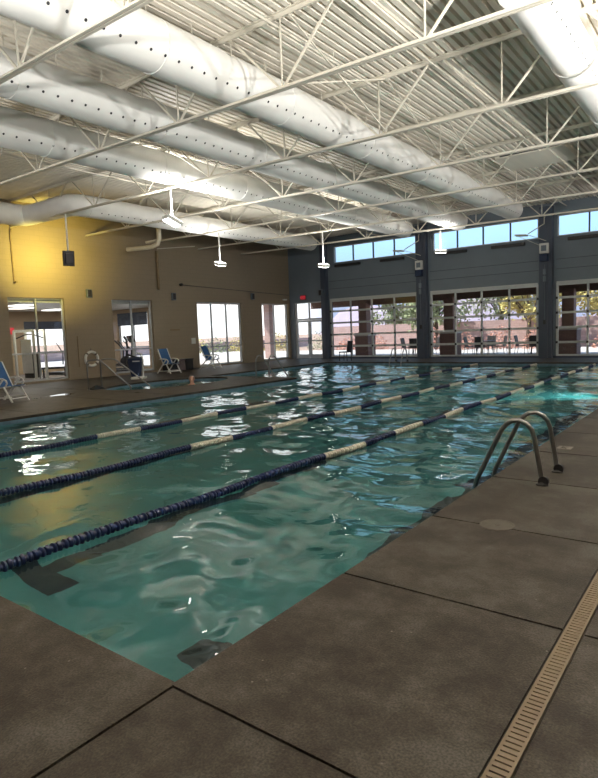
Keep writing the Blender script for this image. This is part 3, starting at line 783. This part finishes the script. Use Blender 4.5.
# dark bins / boxes by the wall
t0 = None
for i, (x, y, lb, m) in enumerate(((-21.15, 18.0, 'dark storage box by the wall, nearest the middle deck chair', 'black'), (-21.15, 18.5, 'grey-brown storage box between two dark ones by the wall', 'darkmetal'), (-21.15, 19.0, 'dark storage box by the wall just left of the tall window', 'black'))):
    mm = M['black'] if i != 1 else mat('brown_box', (.12, .09, .09), .6, var=.1)
    t = thing('storage_box', lb, 'box', (x, y, 0), 0, 'storage boxes along the mustard wall')
    q = MB(); q.box(-.26, .26, -.22, .22, 0, .46, mm); q.build('bin', t, bevel=.02)
    q = MB(); q.box(-.28, .28, -.235, .235, .46, .52, mm); q.build('lid', t, bevel=.01)

# ================================================================= POOL LIFT, LIFE RING, TOWEL
t = thing('pool_lift', 'pool lift under a navy cover beside the spa', 'pool lift', (-18.75, 14.35, 0), math.radians(40))
q = MB(); q.box(-.3, .35, -.3, .3, 0, .09, M['white']); q.build('base', t, bevel=.02); t.scale = (.82, .82, .85)
q = MB(); q.tube([(.22, 0, .09), (.25, 0, .9), (.18, 0, 1.12), (0, 0, 1.18)], .045, M['white'], 10); q.build('mast', t)
q = MB(); vs = []
for z, a, b in ((.12, .2, .2), (.3, .24, .24), (.7, .32, .30), (.95, .34, .32), (1.02, .22, .24)):
    for k in range(16):
        an = 2*PI*k/16; ca, sa = math.cos(an), math.sin(an); m_ = max(abs(ca), abs(sa))**.6
        vs.append((a*ca/m_-.1, b*sa/m_, z))
fs = [(i*16+k, i*16+(k+1) % 16, (i+1)*16+(k+1) % 16, (i+1)*16+k) for i in range(4) for k in range(16)]+[tuple(range(16))[::-1], tuple(range(64, 80))]
q.add(vs, fs, M['navy'], True); cv = q.build('cover', t)
q = MB(); q.obox((-.0, -.315, .82), (.34, .012, .05), Matrix.Identity(3), M['white']); q.obox((.24, 0, .82), (.012, .3, .05), Matrix.Identity(3), M['white']); q.build('label_strip', cv)
q = MB(); q.bar((-.1, 0, 1.0), (-.45, .1, 1.12), .06, .08, M['black']); q.build('arm', t)
# life ring on the wall
t = thing('life_ring', 'white life ring hanging on the mustard wall behind the handrails', 'life ring', (XL+.075, 14.1, .80))
q = MB(); q.tube([(0, math.cos(2*PI*i/32)*.29, math.sin(2*PI*i/32)*.29) for i in range(32)], .055, M['white'], 12, closed=True); q.build('ring', t)
for a in (45, 135, 225, 315):
    a = math.radians(a); q = MB(); c = Vector((0, math.cos(a)*.29, math.sin(a)*.29)); tg = Vector((0, -math.sin(a), math.cos(a)))
    q.tube([c-tg*.035, c+tg*.035], .060, M['marker'], 12); q.build('band', t)
q = MB(); q.tube([(-.04, 0, .29), (-.04, 0, .42)], .012, M['darkmetal'], 6); q.build('hook', t)
q = MB(); q.tube([(XL+.03, 13.55, .5), (XL+.03, 13.55, 1.75)], .02, M['brownpipe'], 8); q.build('rescue_pole', None, 'thin rescue pole upright on the wall left of the life ring', 'pole')
# dark crumpled towel
q = MB(); R_ = random.Random(5); vs = []; fs = []; nx = 13
for j in range(nx):
    for i in range(nx):
        u_, v_ = i/(nx-1)*2-1, j/(nx-1)*2-1; d2 = max(abs(u_), abs(v_))
        vs.append((-16.5+u_*.15+R_.uniform(-.01, .01), 10.98+v_*.22+R_.uniform(-.01, .01), max(.004, (.10*(1-d2**1.5)+.05*R_.random()*(1-d2)))))
fs = [(j*nx+i, j*nx+i+1, (j+1)*nx+i+1, (j+1)*nx+i) for j in range(nx-1) for i in range(nx-1)]
q.add(vs, fs, M['towel'], True); o = q.build('crumpled_towel', None, 'black crumpled towel on the deck at the foot of the handrails', 'towel')
s = o.modifiers.new('s', 'SOLIDIFY'); s.thickness = .003; s.offset = 1

# ================================================================= WALL FITTINGS
def wallbox_x(y, z, label):
    t = thing('wall_speaker', label, 'speaker', (XL, y, z), 0, 'small wall speakers')
    q = MB(); q.box(0, .12, -.11, .11, -.17, .17, M['grey_wall']); q.build('case', t, bevel=.015)
    q = MB(); q.box(.12, .128, -.085, .085, -.14, .14, M['darkmetal']); q.build('grille', t)
    return t
w1 = wallbox_x(14.2, 3.48, 'small speaker on the mustard wall between the first two windows')
dup(w1, (XL, 18.7, 3.46), 0, 'small speaker on the mustard wall between the second and third windows')
dup(w1, (XL, 24.3, 3.6), 0, 'small speaker on the mustard wall left of the corner window')
dup(w1, (-18.95, YF-.0, 3.72), -PI/2, 'small speaker on the grey wall right of the exit door') if False else dup(w1, (-18.97, YF-.31, 3.72), -PI/2, 'small speaker on the grey wall right of the exit door')
q = MB(); q.tube([(XL+.03, 11.15, 3.8), (XL+.03, 11.15, 5.55), (XL+.12, 11.15, 5.72)], .035, M['brownpipe'], 10); q.tube([(XL+.03, 11.15, 3.8), (XL+.22, 11.15, 3.8)], .04, M['brownpipe'], 8)
q.build('downpipe', None, 'brown pipe down the mustard wall above the first window', 'pipe')
q = MB(); q.tube([(XL+.07, 17.85, 3.75), (XL+.07, 17.85, 5.5)], .07, M['brownpipe'], 12); q.tube([(XL+.05, 17.9, 5.6), (XL+.4, 19.9, 5.85)], .02, M['steel'], 8)
q.build('downpipe', None, 'thick brown pipe down the mustard wall right of the second window', 'pipe')
q = MB(); q.tube([(XL+.02, 19.2, 4.03), (XL+.02, 27.6, 3.75)], .012, M['darkmetal'], 6); q.lathe((XL, 19.2, 4.03), [(.07, 0), (.07, .12), (.04, .14)], M['darkmetal'], 14, 'X')
q.build('wall_cable', None, 'dark round fitting and cable along the upper mustard wall', 'cable')
q = MB(); q.box(XL, XL+.02, 19.72, 19.98, 1.2, 1.48, M['white']); q.build('wall_notice', None, 'small white notice on the mustard wall left of the tall window', 'sign')
q = MB(); q.box(XL, XL+.02, 18.45, 19.0, 1.86, 1.94, M['brownpipe']); q.build('wall_plate', None, 'narrow brown plate on the mustard wall above the storage boxes', 'plate')
# curved cream exhaust pipe
q = MB(); q.tube([(-19.0, 16.0, 6.75), (-19.0, 16.0, 5.55), (-19.05, 15.95, 5.35), (-19.25, 15.8, 5.24), (-20.2, 15.3, 5.2)], .09, M['cream_pvc'], 14)
q.build('exhaust_pipe', None, 'cream bent exhaust pipe hanging under the leftmost duct', 'pipe')
q = MB(); q.tube([(-19.25, 16.15, 6.75), (-19.25, 16.15, 5.6), (-19.3, 15.95, 5.5), (-19.6, 15.8, 5.46)], .05, M['cream_pvc'], 12)
q.build('exhaust_pipe', None, 'thinner cream pipe stub beside the bent exhaust pipe', 'pipe')
# exit sign
def text_mesh(body, size, m, name, parent, loc, rot, extr=.002):
    c = bpy.data.curves.new('txt', 'FONT'); c.body = body; c.size = size; c.align_x = 'CENTER'; c.align_y = 'CENTER'; c.extrude = extr
    o = bpy.data.objects.new('tmp', c); col.objects.link(o); dg = bpy.context.evaluated_depsgraph_get(); me = bpy.data.meshes.new_from_object(o.evaluated_get(dg)); bpy.data.objects.remove(o)
    me.materials.clear(); me.materials.append(m); n_ = bpy.data.objects.new(name, me); col.objects.link(n_); n_.parent = parent; n_.location = loc; n_.rotation_euler = rot
t = thing('exit_sign', 'red glowing EXIT sign on the grey wall above the double door', 'exit sign', (-20.45, YF, 3.55))
q = MB(); q.box(-.2, .2, -.05, 0, -.14, .14, M['darkmetal']); q.build('case', t)
q = MB(); q.box(-.18, .18, -.055, -.05, -.12, .12, mat('exit_face', (.35, .02, .03), .5, emit=(.6, .03, .05, .2))); q.build('face', t)
text_mesh('EXIT', .19, M['exit'], 'lettering', t, (0, -.058, 0), (PI/2, 0, 0))
t = thing('exit_sign', 'red EXIT sign inside the fitness room seen through the first window', 'exit sign', (-28.45, 14.35, 2.15), PI/2)
q = MB(); q.box(-.2, .2, -.05, 0, -.16, .16, M['exit']); q.build('case', t)
q = MB(); q.box(XL+.0, XL+.1, 27.0, 27.3, 3.44, 3.52, M['white']); q.build('emergency_light', None, 'small white emergency light above the corner window', 'lamp')
# heaters / dark grilles below the clerestory
def heater(x0, x1, z, label):
    t = thing('wall_heater', label, 'heater', ((x0+x1)/2, YF, z), 0, 'dark louvred bars under the clerestory windows'); h = (x1-x0)/2
    q = MB(); q.box(-h, h, -.20, -.06, -.06, .07, M['black'])
    for i in range(int(h*2/.1)): q.box(-h+.03+i*.1, -h+.07+i*.1, -.21, -.20, -.05, .06, M['darkmetal'])
    q.build('case', t)
    q = MB(); q.box(-h*.8, -h*.8+.04, -.06, 0, -.04, .1, M['darkmetal']); q.box(h*.8-.04, h*.8, -.06, 0, -.04, .1, M['darkmetal']); q.build('bracket', t)
heater(-18.1, -16.5, 5.12, 'dark louvred bar under the left end of the left clerestory')
heater(-15.25, -13.9, 5.12, 'dark louvred bar under the right end of the left clerestory')
heater(-12.0, -10.6, 5.12, 'dark louvred bar behind the bright lamp under the middle clerestory')
heater(-9.4, -7.9, 5.12, 'dark louvred bar under the right end of the middle clerestory')
heater(-6.1, -4.4, 5.12, 'dark louvred bar under the rightmost clerestory')
# pillar devices
def pillar_set(x, lb, z):
    y = YF-.31
    t = thing('pillar_speaker', 'white speaker box on %s' % lb, 'speaker', (x, y, z), 0, 'white speakers on the far pillars')
    q = MB(); q.box(-.19, .19, -.2, -.03, -.22, .22, M['white']); q.build('case', t, bevel=.02)
    q = MB(); q.box(-.11, .11, -.21, -.2, -.12, .12, M['grey_wall']); q.build('grille', t)
    q = MB(); q.box(-.16, .16, -.26, 0, -.55, -.24, M['navy']); q.build('bracket', t)
    for dz_, nm in ((-1.0, 'upper'), (-1.3, 'lower')):
        q = MB(); q.box(x-.06, x+.06, y-.08, y, z+dz_-.12, z+dz_+.12, M['grey_wall']); q.build('junction_box', None, '%s grey junction box on %s' % (nm, lb), 'junction box', 'junction boxes on the far pillars')
    q = MB(); q.tube([(x, y-.02, z-.7), (x, y-.02, 1.7)], .012, M['grey_wall'], 6); q.build('conduit', None, 'thin conduit down %s' % lb, 'conduit', 'conduits on the far pillars')
    q = MB(); q.box(x-.06, x+.06, y-.05, y, 1.5, 1.7, M['black']); q.build('wall_switch', None, 'black switch box on %s' % lb, 'switch', 'switch boxes on the far pillars')
pillar_set(-12.92, 'the pillar between the left and middle glass doors', 4.65)
pillar_set(-7.0, 'the pillar between the middle and right glass doors', 4.80)
def arm_lamp(x, lb):
    t = thing('bracket_light', lb, 'lamp', (x, YF-.31, 5.85), 0, 'unlit bracket lights on the far pillars')
    q = MB(); q.tube([(0, 0, .3), (0, -.12, .3), (0, -.12, 0), (-.55, -.6, -.42)], .022, M['steel'], 8); q.build('arm', t)
    q = MB(); q.obox((-.78, -.75, -.47), (.5, .32, .06), Matrix.Rotation(.1, 3, 'Y'), M['steel']); q.build('head', t)
    q = MB(); q.tube([(-.5, -.6, -.48), (.05, 0, -.72)], .014, M['steel'], 6); q.tube([(-.9, -.7, -.5), (-.1, 0, -.95)], .012, M['steel'], 6); q.build('stay', t)
    return t
a_ = arm_lamp(-7.0, 'unlit bracket light on the pillar between the middle and right bays')
dup(a_, (-12.92, YF-.31, 5.85), 0, 'unlit bracket light on the pillar between the left and middle bays')
# roof hatch
t = thing('roof_hatch', 'smooth cream roof curb with a dark slot high on the right', 'roof hatch', (-5.2, 19.4, 6.76))
q = MB(); q.box(-1.0, 1.0, -.9, .9, -.16, 0, M['deckroof']); q.build('curb', t)
q = MB(); q.box(-.85, .85, -.93, -.90, -.12, -.06, M['black']); q.build('slot', t)

# ================================================================= PERSON IN THE SPA
def skinned(name, verts, edges, radii, m, parent=None, sub=2, root=0):
    me = bpy.data.meshes.new(name); me.from_pydata(verts, edges, []); o = bpy.data.objects.new(name, me); col.objects.link(o)
    md = o.modifiers.new('skin', 'SKIN'); md.use_smooth_shade = True
    for i, rr in enumerate(radii):
        me.skin_vertices[0].data[i].radius = (rr, rr) if not isinstance(rr, tuple) else rr
        me.skin_vertices[0].data[i].use_root = (i == root)
    s = o.modifiers.new('sub', 'SUBSURF'); s.levels = sub; s.render_levels = sub
    dg = bpy.context.evaluated_depsgraph_get(); m2 = bpy.data.meshes.new_from_object(o.evaluated_get(dg)); bpy.data.objects.remove(o)
    m2.materials.clear(); m2.materials.append(m); o = bpy.data.objects.new(name, m2); col.objects.link(o)
    for p in m2.polygons: p.use_smooth = True
    if parent: o.parent = parent
    return o
t = thing('person', 'bald grey-haired bather sunk to the shoulders in the spa', 'person', (-15.45, 14.1, -.08), math.radians(-150))
V = [(0, 0, -.5), (0, 0, -.3), (0, .0, -.14), (0, 0, -.05), (0, .01, .03), (0, .02, .09), (0, .0, .20), (0, .01, .26),
     (-.12, 0, -.08), (-.20, .0, -.12), (-.27, .12, -.3), (-.22, .32, -.33), (.12, 0, -.08), (.20, 0, -.12), (.27, .12, -.3), (.22, .32, -.33),
     (-.1, .05, -.52), (-.12, .42, -.5), (-.12, .48, -.78), (.1, .05, -.52), (.12, .42, -.5), (.12, .48, -.78)]
E_ = [(0, 1), (1, 2), (2, 3), (3, 4), (4, 5), (5, 6), (6, 7), (2, 8), (8, 9), (9, 10), (10, 11), (2, 12), (12, 13), (13, 14), (14, 15), (0, 16), (16, 17), (17, 18), (0, 19), (19, 20), (20, 21)]
Rr = [.15, .15, .15, .09, .06, .075, .10, .07, .09, .065, .05, .035, .09, .065, .05, .035, .09, .07, .05, .09, .07, .05]
bd = skinned('body', V, E_, Rr, M['skin'], t)
q = MB()
q.add([(0, .135, .16), (-.018, .10, .115), (.018, .10, .115), (0, .085, .175), (0, .125, .12)], [(0, 1, 4), (0, 4, 2), (0, 3, 1), (0, 2, 3), (1, 2, 4)], M['skin'], True)
for s in (-1, 1):
    q.lathe((s*.088, .0, .14), [(.005, -.012), (.028, -.008), (.03, .008), (.01, .012)], M['skin'], 10, 'X')
q.build('ears_and_nose', t)
q = MB()
for s in (-1, 1): q.lathe((s*.035, .092, .165), [(.004, -.006), (.012, .0), (.004, .006)], M['hair'], 10, 'Y')
q.build('eyes', t)
q = MB(); vs = []; nr = 20; nu = 7
for j in range(nu):
    ph = math.radians(-20+j*13)
    for i in range(nr):
        th = PI+PI*(i/(nr-1))        # wraps the back half of the head
        vs.append((math.cos(th)*math.cos(ph)*.106, math.sin(th)*math.cos(ph)*.108+.005, .175+math.sin(ph)*.11))
q.add(vs, [(j*nr+i, j*nr+i+1, (j+1)*nr+i+1, (j+1)*nr+i) for j in range(nu-1) for i in range(nr-1)], M['hair'], True)
o = q.build('hair', t); s = o.modifiers.new('s', 'SOLIDIFY'); s.thickness = .012; s.offset = 0

# ================================================================= FITNESS ROOM (behind the first two windows)
gx0, gx1, gy0, gy1 = -28.5, XL-.28, 8.0, 19.3
q = MB(); q.box(gx0, gx1, gy0, gy1, -.2, 0, M['gymfloor']); q.build('floor_fitness', kind='structure')
q = MB(); q.box(gx0-.2, gx1, gy0-.2, gy1+.2, 3.1, 3.25, M['white']); q.build('ceiling_fitness', kind='structure')
wall_x('wall_fitness_left', gx0-.2, gx0, gy0-.2, gy1+.2, 3.1, [(15.1, 17.3, .15, 2.55)], M['gymwall'])
wall_y('wall_fitness_far', gy1, gy1+.2, gx0, gx1, 3.1, [(-26.7, -24.2, [(.1, 2.9)])], M['gymwall'])
wall_y('wall_fitness_near', gy0-.2, gy0, gx0, gx1, 3.1, [], M['gymwall'])
f = MB(); A = M['alu']
for y in (15.1, 16.17, 17.24): f.box(gx0-.12, gx0-.06, y, y+.06, .15, 2.55, A)
for z in (.15, 1.0, 2.49): f.box(gx0-.12, gx0-.06, 15.16, 17.24, z, z+.06, A)
f.build('window_9', kind='structure')
f = MB()
for x in (-26.7, -25.48, -24.26): f.box(x, x+.06, gy1+.06, gy1+.12, .1, 2.9, A)
for z in (.1, 1.1, 2.84): f.box(-26.64, -24.26, gy1+.06, gy1+.12, z, z+.06, A)
f.build('window_10', kind='structure')
q = MB(); q.box(-26.65, -24.2, gy1-.03, gy1-.01, 2.25, 2.9, M['pillar']); q.build('roller_shade', None, 'grey roller shade at the window behind the exercise machine', 'shade')
q = MB(); q.box(gx0+.01, gx0+.03, 15.1, 17.3, 2.2, 2.6, M['pillar']); q.build('roller_shade', None, 'dark roller shade half down in the fitness room, seen through the first window', 'shade')
for i, (x, y) in enumerate(((-23.6, 12.4), (-25.3, 13.4), (-23.8, 16.2), (-26.5, 15.6))):
    q = MB(); q.box(x-.6, x+.6, y-.3, y+.3, 3.06, 3.10, M['gymlamp'])
    q.build('ceiling_panel_light', None, ['nearest lit ceiling panel in the fitness room', 'second lit ceiling panel in the fitness room, toward its far window', 'lit ceiling panel near the second window of the fitness room', 'lit ceiling panel deepest in the fitness room'][i], 'ceiling light', 'lit ceiling panels of the fitness room')
L_ = bpy.data.lights.new('room_lamp', 'AREA'); L_.shape = 'RECTANGLE'; L_.size = 1.2; L_.size_y = .6; L_.energy = 90; L_.color = (1, .93, .82)
for x, y in ((-23.6, 12.4), (-25.3, 16)): 
    lo = bpy.data.objects.new('room_lamp_beam', L_); col.objects.link(lo); lo.location = (x, y, 3.04)
# cable machine
t = thing('cable_machine', 'white-framed weight machine seen at the left of the first window', 'gym machine', (-23.6, 12.7, 0), .3)
for x, y in ((-.5, -.3), (.5, -.3), (-.5, .3), (.5, .3)):
    q = MB(); q.box(x-.04, x+.04, y-.04, y+.04, 0, 2.05, M['white']); q.build('post', t)
q = MB(); q.box(-.5, .5, -.34, -.26, 2.0, 2.1, M['white']); q.box(-.5, .5, .26, .34, 2.0, 2.1, M['white']); q.box(-.54, -.46, -.3, .3, 2.0, 2.1, M['white']); q.build('top_beam', t)
q = MB(); q.box(-.22, .22, -.18, .18, .1, 1.1, M['darkmetal']); q.build('weight_stack', t)
q = MB(); q.box(-.3, .3, -.24, .24, .0, .1, M['white']); q.box(-.26, .26, -.22, -.19, .3, 1.7, M['white']); q.build('shroud', t)
q = MB(); q.tube([(-.7, 0, 1.75), (-.2, 0, 1.9), (.2, 0, 1.9), (.7, 0, 1.75)], .025, M['darkmetal'], 8); q.build('pull_bar', t)
# weight bench
t = thing('weight_bench', 'black padded weight bench behind the first window', 'gym bench', (-23.2, 13.55, 0), .9)
q = MB(); q.box(-.6, .35, -.15, .15, .42, .50, M['black']); q.build('pad', t, bevel=.03)
q = MB(); q.obox((.55, 0, .72), (.09, .3, .65), Matrix.Rotation(.6, 3, 'Y'), M['black']); q.build('back_pad', t)
for x in (-.5, .35):
    q = MB(); q.bar((x, -.25, .03), (x, .25, .03), .06, .06, M['darkmetal']); q.bar((x, 0, .03), (x, 0, .42), .06, .06, M['darkmetal']); q.build('leg', t)
# stationary machines
def elliptical(loc, rz, label):
    t = thing('exercise_machine', label, 'gym machine', loc, rz, 'dark exercise machines in the fitness room')
    q = MB(); q.box(-.75, .75, -.25, .25, 0, .14, M['black']); q.build('base', t, bevel=.02)
    q = MB(); q.lathe((.45, -.08, .42), [(.05, 0), (.3, .02), (.3, .14), (.05, .16)], M['darkmetal'], 20, 'Y'); q.build('flywheel', t)
    q = MB(); q.tube([(.45, 0, .5), (.55, 0, 1.1), (.5, 0, 1.5)], .05, M['darkmetal'], 8); q.build('column', t)
    q = MB(); q.obox((.48, 0, 1.55), (.1, .5, .32), Matrix.Rotation(-.5, 3, 'Y'), M['black']); q.build('console', t)
    for s in (-.28, .28):
        q = MB(); q.tube([(.3, s, .5), (.35, s, 1.0), (.1, s, 1.35), (-.05, s, 1.5)], .025, M['darkmetal'], 8); q.build('handlebar', t)
        q = MB(); q.bar((-.6, s*.7, .3), (.4, s*.7, .35), .07, .05, M['darkmetal']); q.build('pedal_arm', t)
    return t
e1 = elliptical((-23.2, 16.9, 0), .5, 'dark elliptical machine behind the second window')
dup(e1, (-24.6, 17.6, 0), .9, 'dark exercise machine deeper behind the second window')
dup(e1, (-25.4, 15.2, 0), .2, 'dark exercise machine before the fitness room window')
dup(e1, (-22.75, 15.2, 0), 1.7, 'dark exercise machine right of the bench behind the first window')

# ================================================================= OUTSIDE
q = MB(); q.box(XL-60, XR+60, YF+.3, YF+12, -.3, -.02, M['patio']); q.box(XL-60, XL-.28, 19.5, YF+.3, -.3, -.02, M['patio']); q.box(-60, gx0-.2, -10, 19.5, -.3, -.02, M['patio'])
q.build('floor_patio', kind='structure')
q = MB()
for a_, b_, c_, d_ in ((-260, -28.7, -60, 300), (-28.7, 6.28, 27.96, 300), (6.28, 200, -60, 300), (-28.7, 6.28, -60, -5.28)):
    q.add([(a_, c_, -.35), (b_, c_, -.35), (b_, d_, -.35), (a_, d_, -.35)], [(0, 1, 2, 3)], M['desert'])
q.build('floor_desert', kind='structure')
# patio roof with brown fascia, brick columns
q = MB(); q.box(-22.5, 8, YF+.3, 31.4, 3.42, 3.55, M['fascia']); q.box(-22.5, 8, 31.2, 31.4, 3.02, 3.42, M['fascia']); q.box(-22.5, 8, YF+.3, YF+.5, 3.32, 3.42, M['fascia']); q.build('patio_roof', None, 'brown patio roof edge seen through the tops of the glass doors', 'patio roof')
def column(x, y, lb):
    t = thing('brick_column', lb, 'column', (x, y, -.02), 0, 'brick columns of the patio')
    q = MB(); q.box(-.27, .27, -.27, .27, 1.28, 3.18, M['brick']); q.build('shaft', t)
    q = MB(); q.box(-.45, .45, -.45, .45, 0, 1.2, M['brick']); q.build('pedestal', t)
    q = MB(); q.box(-.49, .49, -.49, .49, 1.2, 1.28, M['patio']); q.build('cap', t)
column(-18.35, 31.0, 'brick column with wide pedestal outside the left glass door')
column(-12.9, 31.0, 'brick column outside the left part of the middle glass door')
column(-6.8, 31.0, 'brick column with wide pedestal outside the right glass door')
column(-.9, 31.0, 'brick column outside beyond the right photo edge')
# left porch
q = MB(); q.box(-25.2, XL-.28, 20.0, 31, 3.4, 3.5, M['fascia']); q.build('porch_roof', None, 'porch roof outside the left wall windows', 'porch roof')
for i, y in enumerate((22.4, 29.0)):
    q = MB(); q.box(-24.5, -24.05, y-.22, y+.22, -.02, 3.4, M['pinkwall']); q.build('porch_column', None, ['pink porch column seen through the left pane of the tall window', 'pink porch column seen through the corner window'][i], 'column', 'pink porch columns outside the left wall')
q = MB(); q.box(-31, 30, 46, 46.3, -.3, 1.9, M['pinkwall']); q.build('garden_wall', None, 'long pink block wall beyond the patio', 'garden wall')
q = MB(); q.box(-44, -43.7, -10, 60, -.3, .8, M['pinkwall']); q.build('garden_wall', None, 'low pink block wall outside the left windows', 'garden wall')
# hills far away
R_ = random.Random(11)
q = MB(); vs = []; N_ = 60
for i in range(N_):
    x = -170+i*9; h = 9+5*math.sin(i*.31)+3*math.sin(i*.83+1)+R_.uniform(-.6, .6)
    vs += [(x, 240, -1), (x, 262, h), (x, 300, -1)]
q.add(vs, [(3*i, 3*i+3, 3*i+4, 3*i+1) for i in range(N_-1)]+[(3*i+1, 3*i+4, 3*i+5, 3*i+2) for i in range(N_-1)], M['hill'], True)
q.build('distant_hills', None, 'low lilac hills on the horizon beyond the left glass door', 'hills')
def tree(x, y, h, rx, leaf, lb, n=3200, seed=1, low=.36):
    R_ = random.Random(seed)
    t = thing('tree', lb, 'tree', (x, y, -.3), 0, 'trees beyond the patio')
    q = MB(); q.tube([(0, 0, 0), (.1, 0, h*.3), (-.05, .1, h*.6)], [.22, .15, .06], M['bark'], 8)
    for k in range(9):
        a = R_.uniform(0, 2*PI); q.tube([(.07, 0, h*R_.uniform(.25, .45)), (math.cos(a)*rx*.45, math.sin(a)*rx*.45, h*.6), (math.cos(a)*rx*.8, math.sin(a)*rx*.8, h*.8)], [.07, .04, .015], M['bark'], 6)
    q.build('trunk', t)
    q = MB(); cl = []
    for k in range(34):
        a = R_.uniform(0, 2*PI); zz = R_.uniform(low, .95); rr = rx*math.sqrt(R_.random())*math.sin(PI*(zz-low+.12)/(1.12-low))**.5
        cl.append((math.cos(a)*rr, math.sin(a)*rr, zz*h, R_.uniform(.35, .75)*rx*.45))
    for k in range(n):
        c = R_.choice(cl); p = Vector((R_.gauss(0, .5)*c[3]+c[0], R_.gauss(0, .5)*c[3]+c[1], R_.gauss(0, .45)*c[3]+c[2]))
        u_ = Vector((R_.gauss(0, 1), R_.gauss(0, 1), R_.gauss(0, 1))).normalized(); v_ = u_.orthogonal().normalized(); s_ = R_.uniform(.09, .19)
        q.add([p-u_*s_, p+v_*s_*.5, p+u_*s_, p-v_*s_*.5], [(0, 1, 2, 3)], leaf)
    o = q.build('foliage', t, fix=False)
tr = [(-25.5, 50, 6.2, 3.4, 'leaf', 'olive tree seen through the right pane of the left glass door'),
      (-19.2, 43.2, 6.0, 2.5, 'leaf', 'olive tree at the left of the middle glass door'),
      (-16.3, 50.0, 7.4, 2.9, 'leaf', 'bushy olive tree behind the patio tables in the middle door'),
      (-12.2, 43.2, 6.2, 2.4, 'leaf2', 'yellow-leaved tree in the right panes of the middle glass door'),
      (-8.8, 50, 7.2, 2.9, 'leaf2', 'yellow tree seen at the left of the right glass door'),
      (-4.6, 43, 6.2, 2.3, 'leaf', 'olive tree seen in the right glass door')]
for i, (x, y, h, rx, lf, lb) in enumerate(tr): tree(x, y, h, rx, M[lf], lb, seed=i+2)
def shrub(x, y, h, r, leaf, lb, seed, grp='rust shrubs before the pink wall'):
    R_ = random.Random(seed); q = MB()
    for k in range(500):
        a = R_.uniform(0, 2*PI); rr = r*math.sqrt(R_.random()); zz = h*R_.random()*math.sqrt(max(.05, 1-(rr/r)**2)); p = Vector((x+math.cos(a)*rr, y+math.sin(a)*rr, zz-.3))
        u_ = Vector((R_.gauss(0, 1), R_.gauss(0, 1), R_.gauss(0, 1))).normalized(); v_ = u_.orthogonal().normalized(); s_ = R_.uniform(.05, .12)
        q.add([p-u_*s_, p+v_*s_*.5, p+u_*s_, p-v_*s_*.5], [(0, 1, 2, 3)], leaf)
    q.build('shrub', None, lb, 'shrub', grp, fix=False)
for i, (x, y, h, rr_, lf, lb) in enumerate((
    (-17.6, 38.5, 2.0, 1.1, 'leaf3', 'rust-red shrub left in the middle glass door'), (-15.1, 38.2, 1.7, 1.1, 'leaf3', 'rust-red shrub left of centre in the middle glass door'),
    (-12.6, 38.5, 1.9, 1.1, 'leaf3', 'rust-red shrub right of centre in the middle glass door'), (-10.1, 38.4, 1.8, 1.1, 'leaf3', 'rust-red shrub at the right of the middle glass door'),
    (-6.0, 38.3, 1.9, 1.1, 'leaf3', 'rust-red shrub in the right glass door'), (-23.2, 40.5, 1.6, 1.2, 'leaf3', 'rust-red shrub in the right panes of the left glass door'), (-26.4, 42.0, 1.3, 1.2, 'leaf3', 'rust-red shrub in the centre of the left glass door'))):
    shrub(x, y, h, rr_, M[lf], lb, 31+i)
for i, (x, y, h, rr_, lf, lb) in enumerate((
    (-38, 35.2, 2.0, 1.3, 'leaf2', 'yellow-green bush in the left pane of the tall window'), (-38.5, 38.2, 1.7, 1.4, 'leaf', 'green bush in the middle of the tall window'),
    (-38, 41.2, 1.9, 1.4, 'leaf2', 'yellow-green bush in the right pane of the tall window'), (-37, 45.5, 2.1, 1.5, 'leaf2', 'yellow-green bush outside the corner window'),
    (-35, 50.5, 2.2, 1.7, 'leaf', 'green bush seen through the double door'))):
    shrub(x, y, h, rr_, M[lf], lb, 51+i, 'bushes outside the left windows')
# patio furniture
def ptable(loc, rz, lb):
    t = thing('patio_table', lb, 'table', loc, rz, 'dark patio tables beyond the glass doors')
    q = MB(); q.lathe((0, 0, 0), [(.6, .70), (.6, .73)], M['darkmetal'], 24); q.build('tabletop', t)
    for k in range(4):
        a = PI/4+k*PI/2; q = MB(); q.bar((math.cos(a)*.5, math.sin(a)*.5, 0), (math.cos(a)*.4, math.sin(a)*.4, .7), .035, .035, M['darkmetal']); q.build('leg', t)
    return t
def pchair(loc, rz, lb):
    t = thing('patio_chair', lb, 'chair', loc, rz, 'dark patio chairs beyond the glass doors')
    q = MB(); q.box(-.24, .24, -.25, .25, .40, .44, M['darkmetal']); q.build('seat', t)
    q = MB(); q.obox((-.27, 0, .70), (.03, .48, .56), Matrix.Rotation(-.2, 3, 'Y'), M['darkmetal']); q.build('backrest', t)
    for s in (-.26, .26):
        q = MB(); q.tube([(.22, s, 0), (.22, s, .62), (-.2, s, .64), (-.3, s, .0)], .014, M['darkmetal'], 6); q.build('arm_frame', t)
    return t
T1 = ptable((-11.3, 31.9, -.02), 0, 'dark patio table left in the middle glass door')
C1 = pchair((-12.1, 31.9, -.02), 0, 'dark patio chair left of the left table in the middle door')
TT = [(-8.5, 32.0, 'dark patio table right in the middle glass door'), (-15.3, 32.2, 'dark patio table in the left glass door'), (-4.4, 32.1, 'dark patio table in the right glass door')]
for x, y, lb in TT: dup(T1, (x, y, -.02), .3, lb)
for (x, y, lb) in [(-11.3, 31.9, 'left table in the middle door')]+[(a, b, c.replace('dark patio ', '')) for a, b, c in TT]:
    for k, (dx, dy, rz, w_) in enumerate(((.85, 0, PI, 'right of'), (0, .85, -PI/2, 'behind'), (0.1, -.85, PI/2, 'in front of'), (-.85, 0, 0, 'left of'))):
        if x == -11.3 and k == 3: continue
        dup(C1, (x+dx, y+dy, -.02), rz, 'dark patio chair %s the %s' % (w_, lb))
